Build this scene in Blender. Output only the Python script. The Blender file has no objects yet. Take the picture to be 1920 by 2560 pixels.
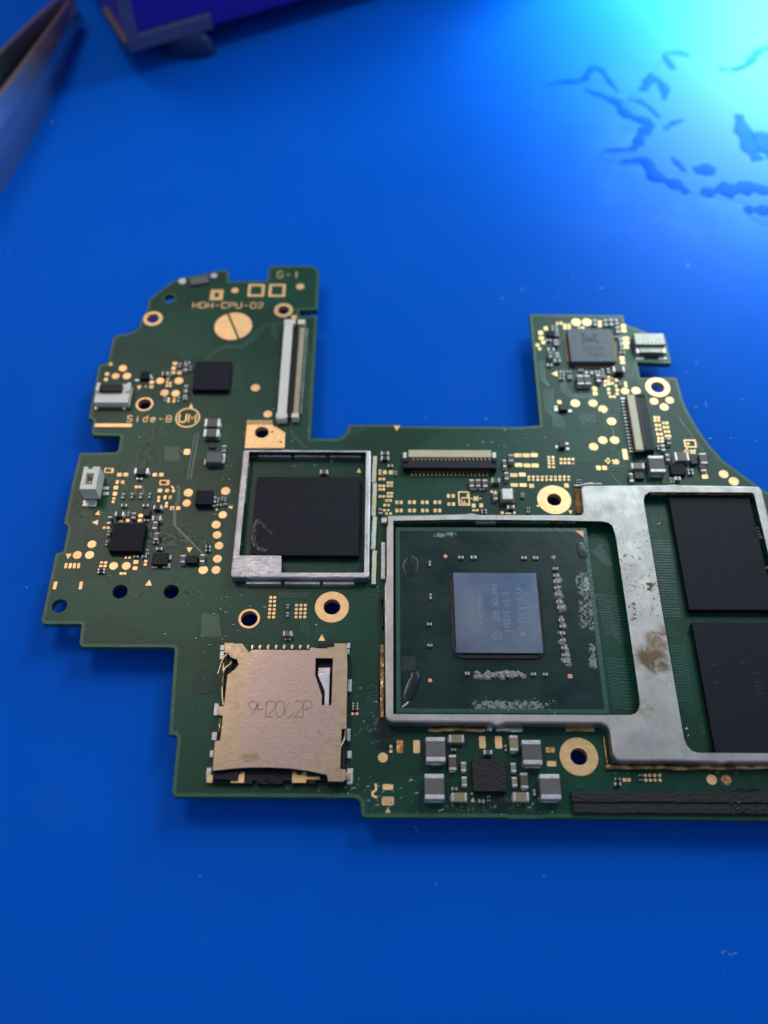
import bpy, math, random
from mathutils import Vector
from mathutils.geometry import tessellate_polygon
random.seed(7)
R = math.radians
S = 0.1                      # 1 Blender unit = 1 cm; everything below is measured in millimetres
scene = bpy.context.scene
COL = scene.collection

# ------------------------------------------------------------------ camera
FPX, PITCH, ROLL, YAW = 2314.6, R(58.7673), R(0.21966), R(0.05269)
ZB = 3.3                     # board's top face above the mat
HC = 98.3 + ZB               # camera above the mat
cam_d = bpy.data.cameras.new("camera"); cam = bpy.data.objects.new("camera", cam_d); COL.objects.link(cam)
fw = Vector((0, math.cos(PITCH), -math.sin(PITCH))); rt = Vector((1, 0, 0)); up = rt.cross(fw)
r2 = rt*math.cos(ROLL)+up*math.sin(ROLL); u2 = -rt*math.sin(ROLL)+up*math.cos(ROLL)
from mathutils import Matrix
Rz = Matrix.Rotation(YAW, 3, 'Z'); fw, r2, u2 = Rz@fw, Rz@r2, Rz@u2
m3 = Matrix((r2, u2, -fw)).transposed()
cam.matrix_world = Matrix.Translation((0, 0, HC*S)) @ m3.to_4x4()
cam_d.sensor_fit = 'VERTICAL'; cam_d.sensor_height = 24; cam_d.lens = FPX/2560*24
cam_d.clip_start = 0.1; cam_d.clip_end = 400
cam_d.dof.use_dof = True; cam_d.dof.focus_distance = 10.6
cam_d.dof.aperture_fstop = 0.115; cam_d.dof.aperture_blades = 0
scene.camera = cam

# ------------------------------------------------------------------ world and lamps
w = bpy.data.worlds.new("World"); scene.world = w; w.use_nodes = True
bg = w.node_tree.nodes["Background"]; bg.inputs[0].default_value = (0.55, 0.68, 0.95, 1); bg.inputs[1].default_value = 0.30

def area(name, loc, target, size, power, col, shape='DISK', size_y=None):
    l = bpy.data.lights.new(name, 'AREA'); l.shape = shape; l.size = size; l.energy = power; l.color = col
    if size_y: l.size_y = size_y
    o = bpy.data.objects.new(name, l); COL.objects.link(o); o.location = loc
    o.rotation_euler = (Vector(target)-Vector(loc)).to_track_quat('-Z', 'Y').to_euler()
    return o
sl = bpy.data.lights.new("bench_lamp", 'POINT'); sl.energy = 4200; sl.color = (0.84, 1.0, 0.95); sl.shadow_soft_size = 2.5
so_ = bpy.data.objects.new("bench_lamp", sl); COL.objects.link(so_); so_.location = (11.5, 25.0, 9.5)
sl = bpy.data.lights.new("bench_lamp_beam", 'SPOT'); sl.energy = 215000; sl.color = (0.84, 1.0, 0.93); sl.spot_size = R(82); sl.spot_blend = 1.0; sl.shadow_soft_size = 2.0
so_ = bpy.data.objects.new("bench_lamp_beam", sl); COL.objects.link(so_); so_.location = (11.6, 25.5, 9.5); so_.rotation_euler = (Vector((11.2, 21.4, 0))-so_.location).to_track_quat('-Z', 'Y').to_euler()
area("arm_sheen_fill", (7.0, 20.2, 13.4), (4.0, 10, 0), 4.6, 620, (0.62, 0.98, 1.0))  # added unseen lamp, placed so its reflection gives the board arm a teal sheen
area("ceiling_light", (18, 33, 36), (1, 8, 0), 15.0, 3500, (0.92, 0.97, 1.0))
area("warm_fill", (-15, 26, 36), (-1, 7, 0), 14.0, 4300, (1.0, 0.80, 0.68))  # added unseen warm panel, brightens the card cover and the gold on the left
area("room_light", (-10, -16, 30), (0, 7, 0), 12.0, 400, (0.95, 0.9, 1.0))
scene.view_settings.view_transform = 'Standard'; scene.view_settings.look = 'None'
scene.view_settings.exposure = 0.12; scene.view_settings.gamma = 1

# ------------------------------------------------------------------ measured points -> the board's plane
def P(x, y, h=0.0):
    d = fw + (x-960)/FPX*r2 - (y-1280)/FPX*u2
    t = (HC-ZB-h)/-d.z
    return (d.x*t, d.y*t)
def PM(x, y, h=0.0): return P(x, y, h-ZB)
TX, TY, TK = 0, 0, 1.0
def T(x, y, k=4.1475):
    global TX, TY, TK
    TX, TY, TK = x, y, k
def Q(x, y, h=0.0): return P(TX+x/TK, TY+y/TK, h)
def RC(cx, cy, wd, ht, h=0.0):          # centre + size in mm of a rectangle measured on plane h
    a = Q(cx-wd/2, cy, h); b = Q(cx+wd/2, cy, h); c = Q(cx, cy-ht/2, h); d = Q(cx, cy+ht/2, h)
    m = Q(cx, cy, h)
    return m[0], (c[1]+d[1])/2, b[0]-a[0], c[1]-d[1]

# ------------------------------------------------------------------ materials
MATS = {}
def nodes_of(m): return m.node_tree.nodes, m.node_tree.links
def mat(name, base, rough=0.5, metal=0.0, spec=0.5, bump=0.0, bscale=30.0, var=0.0, vscale=8.0, col2=None, coat=0.0, rvar=0.0, aniso=None):
    m = bpy.data.materials.new(name); m.use_nodes = True; MATS[name] = m
    n, l = nodes_of(m); b = n["Principled BSDF"]
    b.inputs["Base Color"].default_value = (*base, 1); b.inputs["Roughness"].default_value = rough
    b.inputs["Metallic"].default_value = metal; b.inputs["Specular IOR Level"].default_value = spec
    b.inputs["Coat Weight"].default_value = coat; b.inputs["Coat Roughness"].default_value = 0.12
    g = n.new("ShaderNodeNewGeometry")
    vec = g.outputs["Position"]
    if aniso:
        mp = n.new("ShaderNodeMapping"); mp.inputs["Scale"].default_value = aniso; l.new(vec, mp.inputs[0]); vec = mp.outputs[0]
    if var or col2:
        t = n.new("ShaderNodeTexNoise"); t.inputs["Scale"].default_value = vscale; t.inputs["Detail"].default_value = 6; l.new(vec, t.inputs["Vector"])
        r = n.new("ShaderNodeValToRGB"); l.new(t.outputs["Fac"], r.inputs[0])
        c2 = col2 or tuple(c*(1-var) for c in base)
        r.color_ramp.elements[0].position = 0.38; r.color_ramp.elements[1].position = 0.66
        r.color_ramp.elements[0].color = (*c2, 1); r.color_ramp.elements[1].color = (*base, 1)
        l.new(r.outputs[0], b.inputs["Base Color"])
    if rvar:
        t3 = n.new("ShaderNodeTexNoise"); t3.inputs["Scale"].default_value = vscale*1.7; t3.inputs["Detail"].default_value = 5; l.new(vec, t3.inputs["Vector"])
        mr = n.new("ShaderNodeMapRange"); mr.inputs[1].default_value = .3; mr.inputs[2].default_value = .7
        mr.inputs[3].default_value = max(.03, rough-rvar); mr.inputs[4].default_value = rough+rvar
        l.new(t3.outputs["Fac"], mr.inputs[0]); l.new(mr.outputs[0], b.inputs["Roughness"])
    if bump:
        t2 = n.new("ShaderNodeTexNoise"); t2.inputs["Scale"].default_value = bscale; t2.inputs["Detail"].default_value = 8; l.new(vec, t2.inputs["Vector"])
        bp = n.new("ShaderNodeBump"); bp.inputs["Strength"].default_value = bump; bp.inputs["Distance"].default_value = 0.02
        l.new(t2.outputs["Fac"], bp.inputs["Height"]); l.new(bp.outputs[0], b.inputs["Normal"])
    return m
mat('gold', (0.98, 0.64, 0.31), 0.42, 0.62, bump=.12, bscale=40, var=.14, vscale=14)
mat('gold_stained', (0.80, 0.50, 0.22), 0.4, 0.8, col2=(.35, .12, .03), vscale=22, bump=.2)
mat('copper', (0.80, 0.36, 0.24), 0.45, 0.6, var=.2, vscale=30)
mat('tin', (0.72, 0.70, 0.70), 0.42, 0.55, bump=.12, bscale=45, var=.25, vscale=25)
mat('solder', (0.62, 0.66, 0.66), 0.28, 0.85, bump=.6, bscale=30, var=.35, vscale=14)
mat('solder_gold', (0.66, 0.46, 0.20), 0.28, 0.85, bump=.8, bscale=16, col2=(.22, .12, .05), vscale=9)
mat('solder_white', (0.60, 0.68, 0.64), 0.45, 0.3, bump=.6, bscale=22, col2=(.58, .52, .30), vscale=5)
mat('ceramic_tan', (0.30, 0.235, 0.15), 0.5, var=.12, bump=.1)
mat('ceramic_brown', (0.15, 0.095, 0.068), 0.5, var=.15, bump=.1)
mat('ceramic_grey', (0.125, 0.115, 0.118), 0.5, var=.12, bump=.1)
mat('black_part', (0.016, 0.015, 0.02), 0.5, bump=.15)
mat('blue_part', (0.05, 0.14, 0.42), 0.4)
mat('chip_black', (0.0075, 0.0085, 0.018), 0.5, spec=.2, bump=.35, bscale=90, var=.2, vscale=20, rvar=.06)
mat('chip_rough', (0.014, 0.012, 0.016), 0.5, spec=.35, bump=.8, bscale=45, var=.3, vscale=20)
mat('chip_grey', (0.075, 0.10, 0.13), 0.45, bump=.15, bscale=80, var=.2, vscale=10)
mat('chip_text', (0.016, 0.016, 0.022), 0.5)
mat('chip_text_dark', (0.045, 0.055, 0.065), 0.55)
mat('plastic_white', (0.82, 0.78, 0.68), 0.45, bump=.1, var=.06)
mat('plastic_ivory', (0.66, 0.58, 0.38), 0.4, var=.12, vscale=6)
mat('plastic_black', (0.008, 0.008, 0.014), 0.42, spec=.25, bump=.2, bscale=60)
mat('pin_bronze', (0.34, 0.21, 0.12), 0.38, 0.8)
mat('steel_inner', (0.10, 0.085, 0.08), 0.45, 0.8, bump=.3)
mat('foam_black', (0.012, 0.011, 0.015), 0.7, bump=1.0, bscale=12, var=.3, vscale=14, aniso=(1, 3, 1))
mat('epoxy', (0.040, 0.022, 0.02), 0.14, spec=.8, coat=.5, bump=.1, bscale=10)
mat('paste', (0.30, 0.30, 0.29), 0.5, bump=.35, bscale=30, var=.3, vscale=20)
mat('flux_dark', (0.004, 0.020, 0.017), 0.26, spec=.4, bump=.4, bscale=8)
mat('flux_clear', (0.010, 0.055, 0.040), 0.05, spec=.9, coat=1.0, bump=.3, bscale=20)
mat('flux_black', (0.003, 0.004, 0.007), 0.3, spec=.4, bump=.4, bscale=8)
mat('mark_etch', (0.27, 0.31, 0.41), 0.5, 0.3)
mat('stamp', (0.27, 0.21, 0.16), 0.6, 0.3)
mat('purple_acrylic', (0.045, 0.008, 0.34), 0.35, coat=.3)
mat('clear_trim', (0.12, 0.13, 0.22), 0.35, var=.2, vscale=2)
mat('blue_rubber', (0.006, 0.03, 0.12), 0.4)
mat('tweezer_steel', (0.50, 0.52, 0.53), 0.27, 0.9)
mat('tweezer_edge', (0.24, 0.15, 0.13), 0.4, 0.7)
mat('tweezer_inside', (0.004, 0.004, 0.008), 0.5)
mat('port_metal', (.30, .29, .27), .42, .6, bump=.2, var=.2)
mat('wire_gold', (0.75, 0.60, 0.32), 0.3, 0.9)

def vary(name, lo, hi):
    m = MATS[name]; n, l = nodes_of(m); b = n["Principled BSDF"]; src = b.inputs["Base Color"].links[0].from_socket
    oi = n.new("ShaderNodeObjectInfo"); mr = n.new("ShaderNodeMapRange"); mr.inputs[3].default_value = lo; mr.inputs[4].default_value = hi; l.new(oi.outputs["Random"], mr.inputs[0])
    x = n.new("ShaderNodeMix"); x.data_type = 'RGBA'; x.blend_type = 'MULTIPLY'; x.inputs[0].default_value = 1; l.new(src, x.inputs[6])
    c = n.new("ShaderNodeCombineColor"); [l.new(mr.outputs[0], c.inputs[i]) for i in range(3)]; l.new(c.outputs[0], x.inputs[7]); l.new(x.outputs[2], b.inputs["Base Color"])
vary('gold', .80, 1.04); vary('tin', .85, 1.1); vary('ceramic_brown', .7, 1.3); vary('ceramic_grey', .8, 1.2)
def pcb_material(name, g1, g2, smear):
    m = bpy.data.materials.new(name); m.use_nodes = True; MATS[name] = m
    n, l = nodes_of(m); b = n["Principled BSDF"]; b.inputs["Specular IOR Level"].default_value = .26
    g = n.new("ShaderNodeNewGeometry"); pos = g.outputs["Position"]
    def noise(sc, det=6, dist=0):
        t = n.new("ShaderNodeTexNoise"); t.inputs["Scale"].default_value = sc; t.inputs["Detail"].default_value = det; t.inputs["Distortion"].default_value = dist
        l.new(pos, t.inputs["Vector"]); return t.outputs["Fac"]
    def ramp(f, p0, p1, c0=(0, 0, 0, 1), c1=(1, 1, 1, 1)):
        r = n.new("ShaderNodeValToRGB"); l.new(f, r.inputs[0]); e = r.color_ramp.elements
        e[0].position = p0; e[1].position = p1; e[0].color = c0; e[1].color = c1; return r.outputs[0]
    base = ramp(noise(.8, 4), .35, .7, (*g1, 1), (*g2, 1))
    # copper pour under the mask: large blocks of slightly different green
    v = n.new("ShaderNodeTexVoronoi"); v.distance = 'CHEBYCHEV'; v.inputs["Scale"].default_value = 1.15; l.new(pos, v.inputs["Vector"])
    sep = n.new("ShaderNodeSeparateColor"); l.new(v.outputs["Color"], sep.inputs[0])
    mx = n.new("ShaderNodeMix"); mx.data_type = 'RGBA'; mx.blend_type = 'MULTIPLY'; mx.inputs[0].default_value = 1
    l.new(base, mx.inputs[6]); l.new(ramp(sep.outputs[0], .2, .8, (.74, .78, .78, 1), (1.15, 1.12, 1.1, 1)), mx.inputs[7])
    # dried flux film: pale, rough, in patches
    film = ramp(noise(smear, 9, 1.5), .58, .74)
    fine = ramp(noise(14, 6), .42, .7)
    mm = n.new("ShaderNodeMath"); mm.operation = 'MULTIPLY'; l.new(film, mm.inputs[0]); l.new(fine, mm.inputs[1])
    mf = n.new("ShaderNodeMath"); mf.operation = 'MULTIPLY'; l.new(mm.outputs[0], mf.inputs[0]); mf.inputs[1].default_value = .4
    m2 = n.new("ShaderNodeMix"); m2.data_type = 'RGBA'; l.new(mf.outputs[0], m2.inputs[0])
    l.new(mx.outputs[2], m2.inputs[6]); m2.inputs[7].default_value = (.030, .080, .066, 1)
    l.new(m2.outputs[2], b.inputs["Base Color"])
    wet = ramp(noise(1.3, 5, .8), .53, .66)
    rr = n.new("ShaderNodeMapRange"); rr.inputs[3].default_value = .38; rr.inputs[4].default_value = .14; rr.inputs[3].default_value = .38; rr.inputs[4].default_value = .30; l.new(wet, rr.inputs[0]); l.new(rr.outputs[0], b.inputs["Roughness"])
    # relief: fine weave plus wet flux lumps
    b1 = n.new("ShaderNodeBump"); b1.inputs["Strength"].default_value = .08; b1.inputs["Distance"].default_value = .008; l.new(noise(45, 5), b1.inputs["Height"])
    lump = n.new("ShaderNodeMath"); lump.operation = 'MULTIPLY'; l.new(ramp(noise(34, 6, .2), .52, .74), lump.inputs[0]); l.new(wet, lump.inputs[1])
    b2 = n.new("ShaderNodeBump"); b2.inputs["Strength"].default_value = .18; b2.inputs["Distance"].default_value = .03
    l.new(lump.outputs[0], b2.inputs["Height"]); l.new(b1.outputs[0], b2.inputs["Normal"]); l.new(b2.outputs[0], b.inputs["Normal"])
    return m
pcb_material('pcb', (.0022, .046, .025), (.0042, .064, .036), 1.1)
mat('pcb_edge', (.022, .105, .050), .42, var=.25, vscale=6, bump=.2)
mat('trace', (.018, .105, .075), .30, bump=.15, bscale=30, var=.2, vscale=5)
mat('bare_green', (.007, .085, .040), .4, var=.35, vscale=3, bump=.1)

def fbox(n, l, pos, x0, x1, y0, y1, soft):
    """soft rectangular mask on world x, y (cm)"""
    s = n.new("ShaderNodeSeparateXYZ"); l.new(pos, s.inputs[0]); outs = []
    for out, a, b_ in ((s.outputs[0], x0, x1), (s.outputs[1], y0, y1)):
        for lo, hi in ((a-soft, a+soft), (b_+soft, b_-soft)):
            m = n.new("ShaderNodeMapRange"); m.inputs[1].default_value = lo; m.inputs[2].default_value = hi; l.new(out, m.inputs[0]); outs.append(m.outputs[0])
    cur = outs[0]
    for o in outs[1:]:
        m = n.new("ShaderNodeMath"); m.operation = 'MULTIPLY'; l.new(cur, m.inputs[0]); l.new(o, m.inputs[1]); cur = m.outputs[0]
    return cur
def stained(name, base, base2, rough, metal, stains, brush=None, vs=2.0, bump=.3):
    """base noise colour + list of stains (x0,x1,y0,y1,soft,colour,noise scale,threshold)"""
    m = bpy.data.materials.new(name); m.use_nodes = True; MATS[name] = m
    n, l = nodes_of(m); b = n["Principled BSDF"]; b.inputs["Metallic"].default_value = metal
    g = n.new("ShaderNodeNewGeometry"); pos = g.outputs["Position"]
    def noise(sc, det=6, vec=None, dist=0):
        t = n.new("ShaderNodeTexNoise"); t.inputs["Scale"].default_value = sc; t.inputs["Detail"].default_value = det; t.inputs["Distortion"].default_value = dist
        l.new(vec or pos, t.inputs["Vector"]); return t.outputs["Fac"]
    r = n.new("ShaderNodeValToRGB"); l.new(noise(vs, 7), r.inputs[0]); e = r.color_ramp.elements
    e[0].position = .36; e[1].position = .66; e[0].color = (*base2, 1); e[1].color = (*base, 1); cur = r.outputs[0]
    for (x0, x1, y0, y1, soft, colr, ns, th) in stains:
        k = fbox(n, l, pos, x0, x1, y0, y1, soft)
        ad = n.new("ShaderNodeMath"); ad.operation = 'MULTIPLY_ADD'; l.new(noise(ns, 8, dist=.5), ad.inputs[0]); ad.inputs[1].default_value = 3.0; ad.inputs[2].default_value = -.5
        sb = n.new("ShaderNodeMath"); sb.operation = 'MULTIPLY'; l.new(ad.outputs[0], sb.inputs[0]); l.new(k, sb.inputs[1])
        t0 = .6+(th-.47)*3.5; wd_ = .28 if ns > 12 else .55
        mr = n.new("ShaderNodeMapRange"); mr.inputs[1].default_value = t0; mr.inputs[2].default_value = t0+wd_; l.new(sb.outputs[0], mr.inputs[0])
        x = n.new("ShaderNodeMix"); x.data_type = 'RGBA'; l.new(mr.outputs[0], x.inputs[0]); l.new(cur, x.inputs[6]); x.inputs[7].default_value = (*colr, 1); cur = x.outputs[2]
    l.new(cur, b.inputs["Base Color"]); b.inputs["Specular IOR Level"].default_value = .28
    mr = n.new("ShaderNodeMapRange"); mr.inputs[1].default_value = .3; mr.inputs[2].default_value = .7; mr.inputs[3].default_value = rough-.08; mr.inputs[4].default_value = rough+.1
    l.new(noise(vs*2.2, 5), mr.inputs[0]); l.new(mr.outputs[0], b.inputs["Roughness"])
    vec = pos
    if brush:
        mp = n.new("ShaderNodeMapping"); mp.inputs["Scale"].default_value = brush; l.new(pos, mp.inputs[0]); vec = mp.outputs[0]
    bp = n.new("ShaderNodeBump"); bp.inputs["Strength"].default_value = bump; bp.inputs["Distance"].default_value = .01
    l.new(noise(10, 7, vec), bp.inputs["Height"]); l.new(bp.outputs[0], b.inputs["Normal"])
    return m
def CM(x, y, h=0):      # stain coordinates in cm from a point of the photograph on plane h
    a = P(x, y, h); return a[0]*S, a[1]*S
def srect(xa, ya, xb, yb, h=1.0):
    a = CM(xa, yb, h); b = CM(xb, ya, h); return min(a[0], b[0]), max(a[0], b[0]), min(a[1], b[1]), max(a[1], b[1])
BR = (.17, .11, .05)
stained('shield_steel', (.45, .43, .415), (.36, .345, .335), .44, .88, [
    (*srect(1590, 1612, 1668, 1690, 1.5), .13, (.14, .10, .055), 6, .40), (*srect(1618, 1562, 1672, 1650, 1.5), .11, (.20, .155, .10), 8, .44),
    (*srect(1570, 1500, 1592, 1555, 1.5), .04, (.10, .055, .03), 16, .54), (*srect(1612, 1450, 1640, 1480, 1.5), .04, (.10, .055, .03), 16, .54),
    (*srect(1590, 1745, 1640, 1800, 1.5), .08, (.28, .25, .12), 6, .46), (*srect(1585, 1740, 1612, 1785, 1.5), .07, (.13, .11, .10), 8, .50),
    (*srect(1540, 1300, 1640, 1560, 1.5), .1, (.12, .09, .07), 26, .66),
    (*srect(1575, 1810, 1640, 1870, 1.5), .12, (.34, .35, .40), 5, .50)], brush=(6, .8, 1), vs=2.5, bump=.30)
stained('shield_brushed', (.60, .59, .61), (.42, .40, .43), .33, .88, [], brush=(1, 9, 1), vs=3, bump=.8)
_a = srect(590, 1612, 868, 1940, 1.4)
stained('cover_metal', (.47, .36, .24), (.41, .32, .215), .38, .8, [
    (_a[0], _a[1], _a[2], _a[3], .2, (.425, .325, .285), .8, .40), (*srect(590, 1880, 660, 1908, 1.4), .08, (.26, .21, .09), 5, .45),
    (*srect(720, 1800, 800, 1900, 1.4), .2, (.46, .31, .27), 2.0, .5)], brush=(2.2, 5, 1), vs=9, bump=.14)
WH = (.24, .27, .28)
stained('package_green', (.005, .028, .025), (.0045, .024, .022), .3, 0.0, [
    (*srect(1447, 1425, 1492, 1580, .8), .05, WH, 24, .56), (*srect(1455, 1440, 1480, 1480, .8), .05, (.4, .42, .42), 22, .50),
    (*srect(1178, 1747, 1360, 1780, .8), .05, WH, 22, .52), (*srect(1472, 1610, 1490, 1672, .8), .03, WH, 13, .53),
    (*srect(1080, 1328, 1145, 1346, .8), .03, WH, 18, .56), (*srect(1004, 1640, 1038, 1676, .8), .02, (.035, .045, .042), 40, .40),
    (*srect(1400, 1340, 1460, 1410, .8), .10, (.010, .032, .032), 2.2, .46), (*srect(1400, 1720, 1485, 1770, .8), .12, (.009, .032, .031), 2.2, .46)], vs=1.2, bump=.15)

def die_material():
    m = bpy.data.materials.new('silicon'); m.use_nodes = True; MATS['silicon'] = m
    n, l = nodes_of(m); b = n["Principled BSDF"]; b.inputs["Metallic"].default_value = .75
    b.inputs["Base Color"].default_value = (.20, .26, .42, 1)
    g = n.new("ShaderNodeNewGeometry")
    mp = n.new("ShaderNodeMapping"); mp.inputs["Rotation"].default_value = (0, 0, R(40)); mp.inputs["Scale"].default_value = (2.5, 14, 1); l.new(g.outputs["Position"], mp.inputs[0])
    t = n.new("ShaderNodeTexNoise"); t.inputs["Scale"].default_value = 3; t.inputs["Detail"].default_value = 8; l.new(mp.outputs[0], t.inputs["Vector"])
    t2 = n.new("ShaderNodeTexNoise"); t2.inputs["Scale"].default_value = 1.6; t2.inputs["Detail"].default_value = 4; l.new(g.outputs["Position"], t2.inputs["Vector"])
    r = n.new("ShaderNodeMapRange"); r.inputs[1].default_value = .35; r.inputs[2].default_value = .7; r.inputs[3].default_value = .30; r.inputs[4].default_value = .38
    l.new(t2.outputs[0], r.inputs[0]); l.new(r.outputs[0], b.inputs["Roughness"])
    cr = n.new("ShaderNodeValToRGB"); l.new(t2.outputs[0], cr.inputs[0]); cr.color_ramp.elements[0].position = .35; cr.color_ramp.elements[1].position = .68
    cr.color_ramp.elements[0].color = (.085, .125, .21, 1); cr.color_ramp.elements[1].color = (.16, .18, .235, 1)
    sc = n.new("ShaderNodeValToRGB"); l.new(t.outputs[0], sc.inputs[0]); sc.color_ramp.elements[0].position = .60; sc.color_ramp.elements[1].position = .95
    x = n.new("ShaderNodeMix"); x.data_type = 'RGBA'; l.new(sc.outputs[0], x.inputs[0]); l.new(cr.outputs[0], x.inputs[6]); x.inputs[7].default_value = (.17, .22, .33, 1)
    l.new(x.outputs[2], b.inputs["Base Color"])
die_material()

def mat_material():
    m = bpy.data.materials.new('blue_mat'); m.use_nodes = True; MATS['blue_mat'] = m
    n, l = nodes_of(m); b = n["Principled BSDF"]; b.inputs["Specular IOR Level"].default_value = .02
    g = n.new("ShaderNodeNewGeometry"); pos = g.outputs["Position"]
    t = n.new("ShaderNodeTexNoise"); t.inputs["Scale"].default_value = .35; t.inputs["Detail"].default_value = 5; l.new(pos, t.inputs["Vector"])
    r = n.new("ShaderNodeValToRGB"); l.new(t.outputs[0], r.inputs[0]); r.color_ramp.elements[0].position = .3; r.color_ramp.elements[1].position = .75
    r.color_ramp.elements[0].color = (.0010, .104, .62, 1); r.color_ramp.elements[1].color = (.0014, .114, .66, 1)
    # faint pale dust and smudges
    t2 = n.new("ShaderNodeTexNoise"); t2.inputs["Scale"].default_value = .7; t2.inputs["Detail"].default_value = 9; t2.inputs["Distortion"].default_value = 1; l.new(pos, t2.inputs["Vector"])
    r2_ = n.new("ShaderNodeMapRange"); r2_.inputs[1].default_value = .55; r2_.inputs[2].default_value = .85; r2_.inputs[4].default_value = .10; l.new(t2.outputs[0], r2_.inputs[0])
    x = n.new("ShaderNodeMix"); x.data_type = 'RGBA'; l.new(r2_.outputs[0], x.inputs[0]); l.new(r.outputs[0], x.inputs[6]); x.inputs[7].default_value = (.04, .14, .60, 1)
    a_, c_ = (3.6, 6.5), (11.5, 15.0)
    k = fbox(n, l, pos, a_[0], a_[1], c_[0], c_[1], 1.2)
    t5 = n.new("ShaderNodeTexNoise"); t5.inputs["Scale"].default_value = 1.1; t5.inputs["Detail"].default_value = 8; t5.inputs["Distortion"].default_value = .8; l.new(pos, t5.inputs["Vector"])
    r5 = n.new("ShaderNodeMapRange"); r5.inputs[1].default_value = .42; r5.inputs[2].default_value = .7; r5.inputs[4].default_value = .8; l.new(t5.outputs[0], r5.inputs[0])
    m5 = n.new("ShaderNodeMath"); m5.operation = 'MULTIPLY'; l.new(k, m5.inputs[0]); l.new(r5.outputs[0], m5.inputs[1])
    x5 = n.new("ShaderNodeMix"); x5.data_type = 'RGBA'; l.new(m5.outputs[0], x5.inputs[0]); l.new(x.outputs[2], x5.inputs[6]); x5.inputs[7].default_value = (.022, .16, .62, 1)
    l.new(x5.outputs[2], b.inputs["Base Color"])
    b.inputs["Roughness"].default_value = .5
    t3 = n.new("ShaderNodeTexNoise"); t3.inputs["Scale"].default_value = 60; t3.inputs["Detail"].default_value = 4; l.new(pos, t3.inputs["Vector"])
    bp = n.new("ShaderNodeBump"); bp.inputs["Strength"].default_value = .12; bp.inputs["Distance"].default_value = .01; l.new(t3.outputs[0], bp.inputs["Height"]); l.new(bp.outputs[0], b.inputs["Normal"])
mat_material()
mat('smear_film', (.003, .108, .60), .5, spec=.02)
mat('smear_wet', (.0006, .068, .58), .5, spec=.005)
mat('smear_highlight', (.012, .155, .64), .5, spec=.02)  # pale blue for the painted highlight along the streak rims
mat('droplet', (.02, .14, .62), .1, spec=.9)
mat('lint', (.16, .34, .80), .6)

# ------------------------------------------------------------------ mesh helpers (all in mm, z above the board's top)
WORLD = {}                                  # world position (mm) of every object's origin
def link(o, parent, org):
    COL.objects.link(o); WORLD[o.name] = org
    if parent is not None:
        po = WORLD[parent.name]; o.parent = parent
        o.location = ((org[0]-po[0])*S, (org[1]-po[1])*S, (org[2]-po[2])*S)
    else:
        o.location = (org[0]*S, org[1]*S, org[2]*S)
    return o
def empty(name, org, label, cat, group=None):
    o = bpy.data.objects.new(name, None); o.empty_display_size = .5; link(o, None, org)
    o['label'] = label; o['category'] = cat
    if group: o['group'] = group
    return o
class MB:
    def __init__(s): s.v = []; s.f = []; s.mi = []; s.cur = 0
    def add(s, vs, fs):
        b = len(s.v); s.v += vs
        for f in fs: s.f.append(tuple(b+i for i in f)); s.mi.append(s.cur)
    def build(s, name, mats, parent, smooth=False, z0=ZB):
        xs = [v[0] for v in s.v]; ys = [v[1] for v in s.v]; zs = [v[2] for v in s.v]
        ox, oy, oz = (min(xs)+max(xs))/2, (min(ys)+max(ys))/2, min(zs)
        me = bpy.data.meshes.new(name)
        me.from_pydata([((x-ox)*S, (y-oy)*S, (z-oz)*S) for x, y, z in s.v], [], s.f)
        if isinstance(mats, str): mats = [mats]
        for m in mats: me.materials.append(MATS[m])
        if len(mats) > 1: me.polygons.foreach_set('material_index', s.mi)
        if smooth: me.polygons.foreach_set('use_smooth', [True]*len(me.polygons))
        me.validate(); me.update()
        return link(bpy.data.objects.new(name, me), parent, (ox, oy, oz+z0))
def box(mb, cx, cy, sx, sy, z0, z1, b=.04, taper=0.0):
    b = min(b, sx*.3, sy*.3, (z1-z0)*.45)
    def ring(hx, hy, z, c):
        return [(cx+hx-c, cy-hy, z), (cx+hx, cy-hy+c, z), (cx+hx, cy+hy-c, z), (cx+hx-c, cy+hy, z), (cx-hx+c, cy+hy, z), (cx-hx, cy+hy-c, z), (cx-hx, cy-hy+c, z), (cx-hx+c, cy-hy, z)]
    hx, hy = sx/2, sy/2
    v = ring(hx+taper, hy+taper, z0, b)+ring(hx, hy, z1-b, b)+ring(hx-b*.4, hy-b*.4, z1-b*.3, b)+ring(hx-b, hy-b, z1, b*.8)
    f = [tuple(reversed(range(8)))]+[(k*8+i, k*8+(i+1) % 8, k*8+8+(i+1) % 8, k*8+8+i) for k in range(3) for i in range(8)]+[tuple(range(24, 32))]
    mb.add(v, f)
def area2(p): return sum(p[i][0]*p[(i+1) % len(p)][1]-p[(i+1) % len(p)][0]*p[i][1] for i in range(len(p)))/2
def ccw(p): return list(p) if area2(p) > 0 else list(reversed(p))
def offset(p, d):                            # ccw polygon, positive d = outwards
    n = len(p); out = []
    for i in range(n):
        a, b, c = p[i-1], p[i], p[(i+1) % n]
        e1 = (b[0]-a[0], b[1]-a[1]); e2 = (c[0]-b[0], c[1]-b[1])
        l1 = math.hypot(*e1) or 1; l2 = math.hypot(*e2) or 1
        n1 = (e1[1]/l1, -e1[0]/l1); n2 = (e2[1]/l2, -e2[0]/l2)
        m = (n1[0]+n2[0], n1[1]+n2[1]); q = (m[0]**2+m[1]**2)/2 or 1
        q = max(q, .5); out.append((b[0]+m[0]/q*d, b[1]+m[1]/q*d))
    return out
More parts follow.
